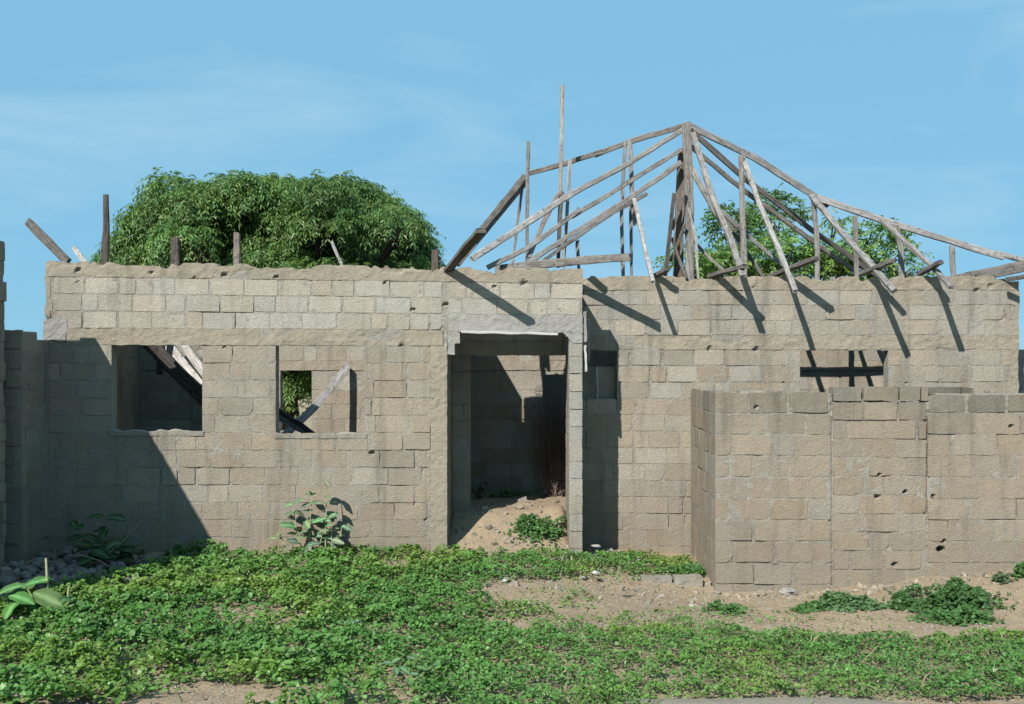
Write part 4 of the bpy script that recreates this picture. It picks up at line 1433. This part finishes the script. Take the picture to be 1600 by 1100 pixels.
STONES = [stone_mesh(s) for s in range(10)]
heap = thing('rubble_heap', (-5.2, 13.2, 0), 'heap of fist-sized grey rubble stones by the left wall', 'rubble')
rs = random.Random(12)
cnt = 0
while cnt < 230:
    px, py = rs.uniform(-10, 245), rs.uniform(866, 922)
    if px > 150 and py < 872: continue
    Y = CAMZ * F / (py - HY)
    x = (px - HX) * Y / F
    if Y > 14.3 or (x < -6.1): continue
    z = float(ground_z(x, Y))
    o = bpy.data.objects.new('stone', rs.choice(STONES)); COL.objects.link(o)
    r = rs.uniform(.035, .085)
    o.scale = (r * rs.uniform(.8, 1.3), r, r)
    o.rotation_euler = (rs.uniform(-.5, .5), rs.uniform(-.5, .5), rs.uniform(0, 6.28))
    o.location = Vector((x, Y, z + r * .35 + rs.uniform(0, .05)))
    k = rs.uniform(.7, 1.2)
    o.color = (.29 * k, .26 * k, .235 * k, 1)
    o.parent = heap
    o.matrix_parent_inverse = Matrix.Translation(-PW[heap.name])
    cnt += 1

for px, py, r, col, lab in (
        (790, 909, .055, (.72, .70, .66), 'white broken chunk on the weeds before the porch'),
        (932, 856, .05, (.62, .60, .56), 'pale chunk on the rubble right of the porch pillar'),
        (930, 897, .04, (.75, .73, .7), 'white pebble between the porch and the foundation row'),
        (912, 904, .03, (.7, .68, .64), 'small white pebble before the porch pillar'),
        (563, 898, .035, (.6, .58, .55), 'pale pebble in the weeds right of the milkweed'),
        (1232, 929, .10, (.52, .49, .44), 'flat pale stone at the foot of the yard wall'),
        (570, 968, .075, (.34, .29, .24), 'brown stone among the weeds in the middle'),
        (553, 942, .05, (.40, .36, .31), 'round tan stone among the weeds in the middle'),
        (415, 1064, .085, (.42, .37, .30), 'rough tan stone at the edge of the bare dirt'),
        (466, 1044, .06, (.17, .13, .11), 'dark clod beside the bare dirt'),
        (30, 1095, .09, (.36, .31, .25), 'brown stone at the bottom left dirt')):
    Y = 13.0
    for _ in range(6):
        z = float(ground_z((px - HX) * Y / F, Y))
        Y = (CAMZ - z) * F / (py - HY)
    o = bpy.data.objects.new('loose_stone', STONES[(px + py) % 10]); COL.objects.link(o)
    o.scale = (r * 1.3, r, r * .8); o.rotation_euler = (.2, .1, px)
    o.location = ((px - HX) * Y / F, Y, z + r * .4)
    o.color = (*[q * .78 for q in col], 1)
    tag(o, lab, 'stone')

# spilled mortar rubble at the pillar foot
heap2 = thing('mortar_rubble', (1.15, 14.9, -.05), 'small grey mortar rubble at the foot of the porch pillar', 'rubble')
for i in range(70):
    x, y = rs.gauss(1.25, .22), rs.uniform(14.55, 15.3)
    if x < .97: continue
    r = rs.uniform(.012, .04)
    o = bpy.data.objects.new('stone', rs.choice(STONES)); COL.objects.link(o)
    o.scale = (r * 1.2, r, r); o.rotation_euler = (rs.random(), rs.random(), rs.uniform(0, 6))
    o.location = Vector((x, y, float(ground_z(x, y)) + r * .5))
    k = rs.uniform(.7, 1.3)
    o.color = (.36 * k, .345 * k, .32 * k, 1)
    o.parent = heap2
    o.matrix_parent_inverse = Matrix.Translation(-PW[heap2.name])

def scatter_chunks(name, label, loc, spots, rmin, rmax, col):
    h = thing(name, loc, label, 'rubble')
    for x, y in spots:
        r = rs.uniform(rmin, rmax) * (1.6 if rs.random() < .1 else 1)
        o = bpy.data.objects.new('chunk', rs.choice(CHUNKS)); COL.objects.link(o)
        o.scale = (r * rs.uniform(.9, 1.7), r, r * rs.uniform(.6, 1)); o.rotation_euler = (rs.uniform(-.4, .4), rs.uniform(-.4, .4), rs.uniform(0, 6))
        o.location = Vector((x, y, float(ground_z(x, y)) + r * .25))
        k = rs.uniform(.75, 1.2)
        o.color = (col[0] * k, col[1] * k, col[2] * k, 1)
        o.parent = h
        o.matrix_parent_inverse = Matrix.Translation(-PW[h.name])


def chunk_mesh(seed):
    rng = np.random.default_rng(seed)
    V = np.array([(a, b, c) for a in (-1, 1) for b in (-1, 1) for c in (-1, 1)], float) * (.6 + .5 * rng.random((8, 3)))
    F_ = [(0, 1, 3, 2), (4, 6, 7, 5), (0, 4, 5, 1), (2, 3, 7, 6), (0, 2, 6, 4), (1, 5, 7, 3)]
    me = mesh_np('chunk', V, np.array(F_)); me.materials.append(M_STONE)
    return me


CHUNKS = [chunk_mesh(300 + i) for i in range(8)]
scatter_chunks('porch_rubble', 'broken block crumbs strewn on the porch ramp', (0, 14.9, .2), [(rs.uniform(-.75, .70), rs.uniform(14.35, 16.2)) for _ in range(70)], .010, .035, (.36, .31, .25))
scatter_chunks('wall_foot_rubble', 'broken block crumbs along the foot of the yard wall', (4.5, 13.3, -.2), [(rs.uniform(2.4, 7.0), 13.56 - abs(rs.gauss(0, .28))) for _ in range(130)], .008, .034, (.42, .36, .28))
scatter_chunks('yard_rubble', 'mixed block crumbs on the sandy patch before the wing', (1.2, 13.2, -.2), [(rs.uniform(-.2, 2.5), rs.uniform(12.6, 14.9)) for _ in range(110)], .008, .030, (.44, .39, .32))

# grit on the bare earth
def grit():
    rng = np.random.default_rng(5)
    n = 15000
    x = rng.uniform(-7, 7.5, n); y = rng.uniform(8.2, 15.2, n)
    k = ~((x > 2.5) & (y > 13.5)) & ~((y > 14.4) & (x < .95) & ((x < -.8) | (y > 17)))
    x, y = x[k], y[k]; n = len(x)
    z = ground_z(x, y)
    r = .006 + .016 * rng.random(n) ** 3
    th = rng.uniform(0, 6.28, n)
    base = np.array([(1, 0, 0), (0, 1, 0), (-1, 0, 0), (0, -1, 0), (0, 0, .8), (0, 0, -.5)], float)
    ca, sa = np.cos(th), np.sin(th)
    bx = base[None] * (r[:, None, None] * (.7 + .6 * rng.random((n, 6, 1))))
    v = np.stack([bx[..., 0] * ca[:, None] - bx[..., 1] * sa[:, None] + x[:, None], bx[..., 0] * sa[:, None] + bx[..., 1] * ca[:, None] + y[:, None], bx[..., 2] + z[:, None] + .003], -1)
    f0 = np.array([(0, 1, 4), (1, 2, 4), (2, 3, 4), (3, 0, 4), (1, 0, 5), (2, 1, 5), (3, 2, 5), (0, 3, 5)])
    f = (f0[None] + (np.arange(n) * 6)[:, None, None]).reshape(-1, 3)
    o = link('grit', mesh_np('grit', v.reshape(-1, 3), f), M_STONE, color=(.40, .36, .31))
    tag(o, 'scattered small grit and pebbles on the bare earth', 'grit', kind='stuff')


grit()


def litter():
    rng = np.random.default_rng(15)
    n = 5200
    x = rng.uniform(-7, 7.8, n); y = rng.uniform(8.3, 15.2, n)
    k = ~((x > 2.5) & (y > 13.52)) & ~((y > 14.4) & (x < -.8))
    x, y = x[k], y[k]; n = len(x)
    z = ground_z(x, y) + .012 + .03 * rng.random(n)
    stick = rng.random(n) < .45
    ln = np.where(stick, .05 + .16 * rng.random(n), .02 + .035 * rng.random(n))
    wd = np.where(stick, .004 + .004 * rng.random(n), ln * .5)
    a = rng.uniform(0, 6.28, n)
    d = unit(np.stack([np.cos(a), np.sin(a), rng.normal(size=n) * .22], -1))
    nr = unit(np.stack([rng.normal(size=n) * .4, rng.normal(size=n) * .4 - .2, np.ones(n)], -1))
    Q = leaf_quads(np.stack([x, y, z], -1), d, nr, ln, wd, .05)
    c = np.array([(.42, .36, .26), (.30, .22, .14), (.20, .15, .11), (.5, .47, .40)])[rng.integers(0, 4, n)] * (.7 + .5 * rng.random(n))[:, None]
    C = np.repeat(np.concatenate([c, np.ones((n, 1))], 1)[:, None], 4, 1).reshape(-1, 4)
    Q = Q.reshape(-1, 3)
    o = link('dry_litter', mesh_np('dry_litter', Q, np.arange(len(Q)).reshape(-1, 4), C), M_LEAF)
    tag(o, 'dry twigs and fallen leaves strewn over the yard', 'litter', kind='stuff')


litter()


def blades():
    rng = np.random.default_rng(25)
    n = 16000
    x = rng.uniform(-7, 7.8, n); y = rng.uniform(8.5, 14.4, n)
    den = fbm(x * 1.3 + 11, y * 1.3, seed=91, oct=3) + .25 * vnoise(x * 6, y * 6, seed=92)
    z = ground_z(x, y)
    px = HX + x * F / y; py = HY + (CAMZ - z) * F / y
    ok = in_poly(px, py, VEG[0][0]) | (rng.random(n) < .05)
    k = ok & (den + .2 * rng.random(n) > .70) & ~((x > 2.4) & (y > 13.4))
    x, y, z = x[k], y[k], z[k]; n = len(x)
    a = rng.uniform(0, 6.28, n)
    d = unit(np.stack([np.cos(a) * .55, np.sin(a) * .55, np.ones(n)], -1))
    nr = unit(np.stack([rng.normal(size=n), rng.normal(size=n) - .6, np.full(n, .3)], -1))
    ln = .09 + .15 * rng.random(n)
    Q = leaf_quads(np.stack([x, y, z], -1), d, nr, ln, .007 + .007 * rng.random(n), .25).reshape(-1, 3)
    t = rng.random(n)
    c = np.where((t < .22)[:, None], np.array([.40, .35, .20]), np.array([.15, .29, .075])) * (.7 + .6 * rng.random(n))[:, None]
    C = np.repeat(np.concatenate([c, np.ones((n, 1))], 1)[:, None], 4, 1).reshape(-1, 4)
    o = link('grass', mesh_np('grass', Q, np.arange(len(Q)).reshape(-1, 4), C), M_LEAF)
    tag(o, 'thin grass blades and dry stems among the creeping weeds', 'grass', kind='stuff')


blades()

for px, py, ln, col, rz, lab in ((548, 985, .16, (.30, .40, .55), .5, 'bluish plastic scrap among the weeds'),
                             (468, 1041, .16, (.42, .50, .60), .2, 'pale blue plastic scrap lower in the weeds'),
                             (868, 902, .06, (.7, .7, .7), 1.0, 'tiny white scrap on the path before the porch'),
                             (978, 933, .10, (.22, .20, .2), .1, 'dark rag scrap on the sand below the foundation row')):
    Y = 12.0
    for _ in range(6):
        z = float(ground_z((px - HX) * Y / F, Y)); Y = (CAMZ - z) * F / (py - HY)
    u = np.linspace(-.5, .5, 7); vv = np.linspace(-.5, .5, 4)
    U, W = np.meshgrid(u, vv, indexing='ij')
    Zc = .25 * (vnoise(U * 5 + px, W * 5, seed=3) - .3)
    X_ = (U * math.cos(rz) - W * .45 * math.sin(rz)) * ln; Y_ = (U * math.sin(rz) + W * .45 * math.cos(rz)) * ln
    idg = np.arange(28).reshape(7, 4)
    f = np.stack([idg[:-1, :-1], idg[1:, :-1], idg[1:, 1:], idg[:-1, 1:]], -1).reshape(-1, 4)
    o = link('plastic_scrap', mesh_np('plastic_scrap', np.stack([X_, Y_, Zc * ln + .05], -1).reshape(-1, 3), f, smooth=True), M_STONE, None, Vector(((px - HX) * Y / F, Y, z + .03)), col)
    tag(o, lab, 'litter')

# pale concrete edging at the bottom right
xs = np.linspace(.8, 9.5, 140)
edge = 9.02 + .05 * np.sin(xs * 3.1) + .10 * (fbm(xs * 1.4, xs * 0, seed=9, oct=3) - .5)
prof = [(edge, -.12), (edge - .01, .02), (edge - .06, .05), (edge - .4, .055), (edge * 0 + 5.5, .05)]
V = []
for yy, dz in prof:
    V.append(np.stack([xs, yy, ground_z(xs, edge, False) + dz + .012 * (fbm(xs * 5, yy * 5, seed=12) - .5)], -1))
V = np.concatenate(V)
nn = len(xs)
f = [(p_ * nn + i, p_ * nn + i + 1, (p_ + 1) * nn + i + 1, (p_ + 1) * nn + i) for p_ in range(len(prof) - 1) for i in range(nn - 1)]
pv = link('pavement', mesh_np('pavement', V, np.array(f), smooth=True), mat_masonry('worn_slab', (.50, .455, .38), stain=(.33, .27, .2), stain_amt=.9))
tag(pv, 'pale concrete slab edge at the bottom right', 'pavement', kind='structure')
print('blocks', NBLK[0])
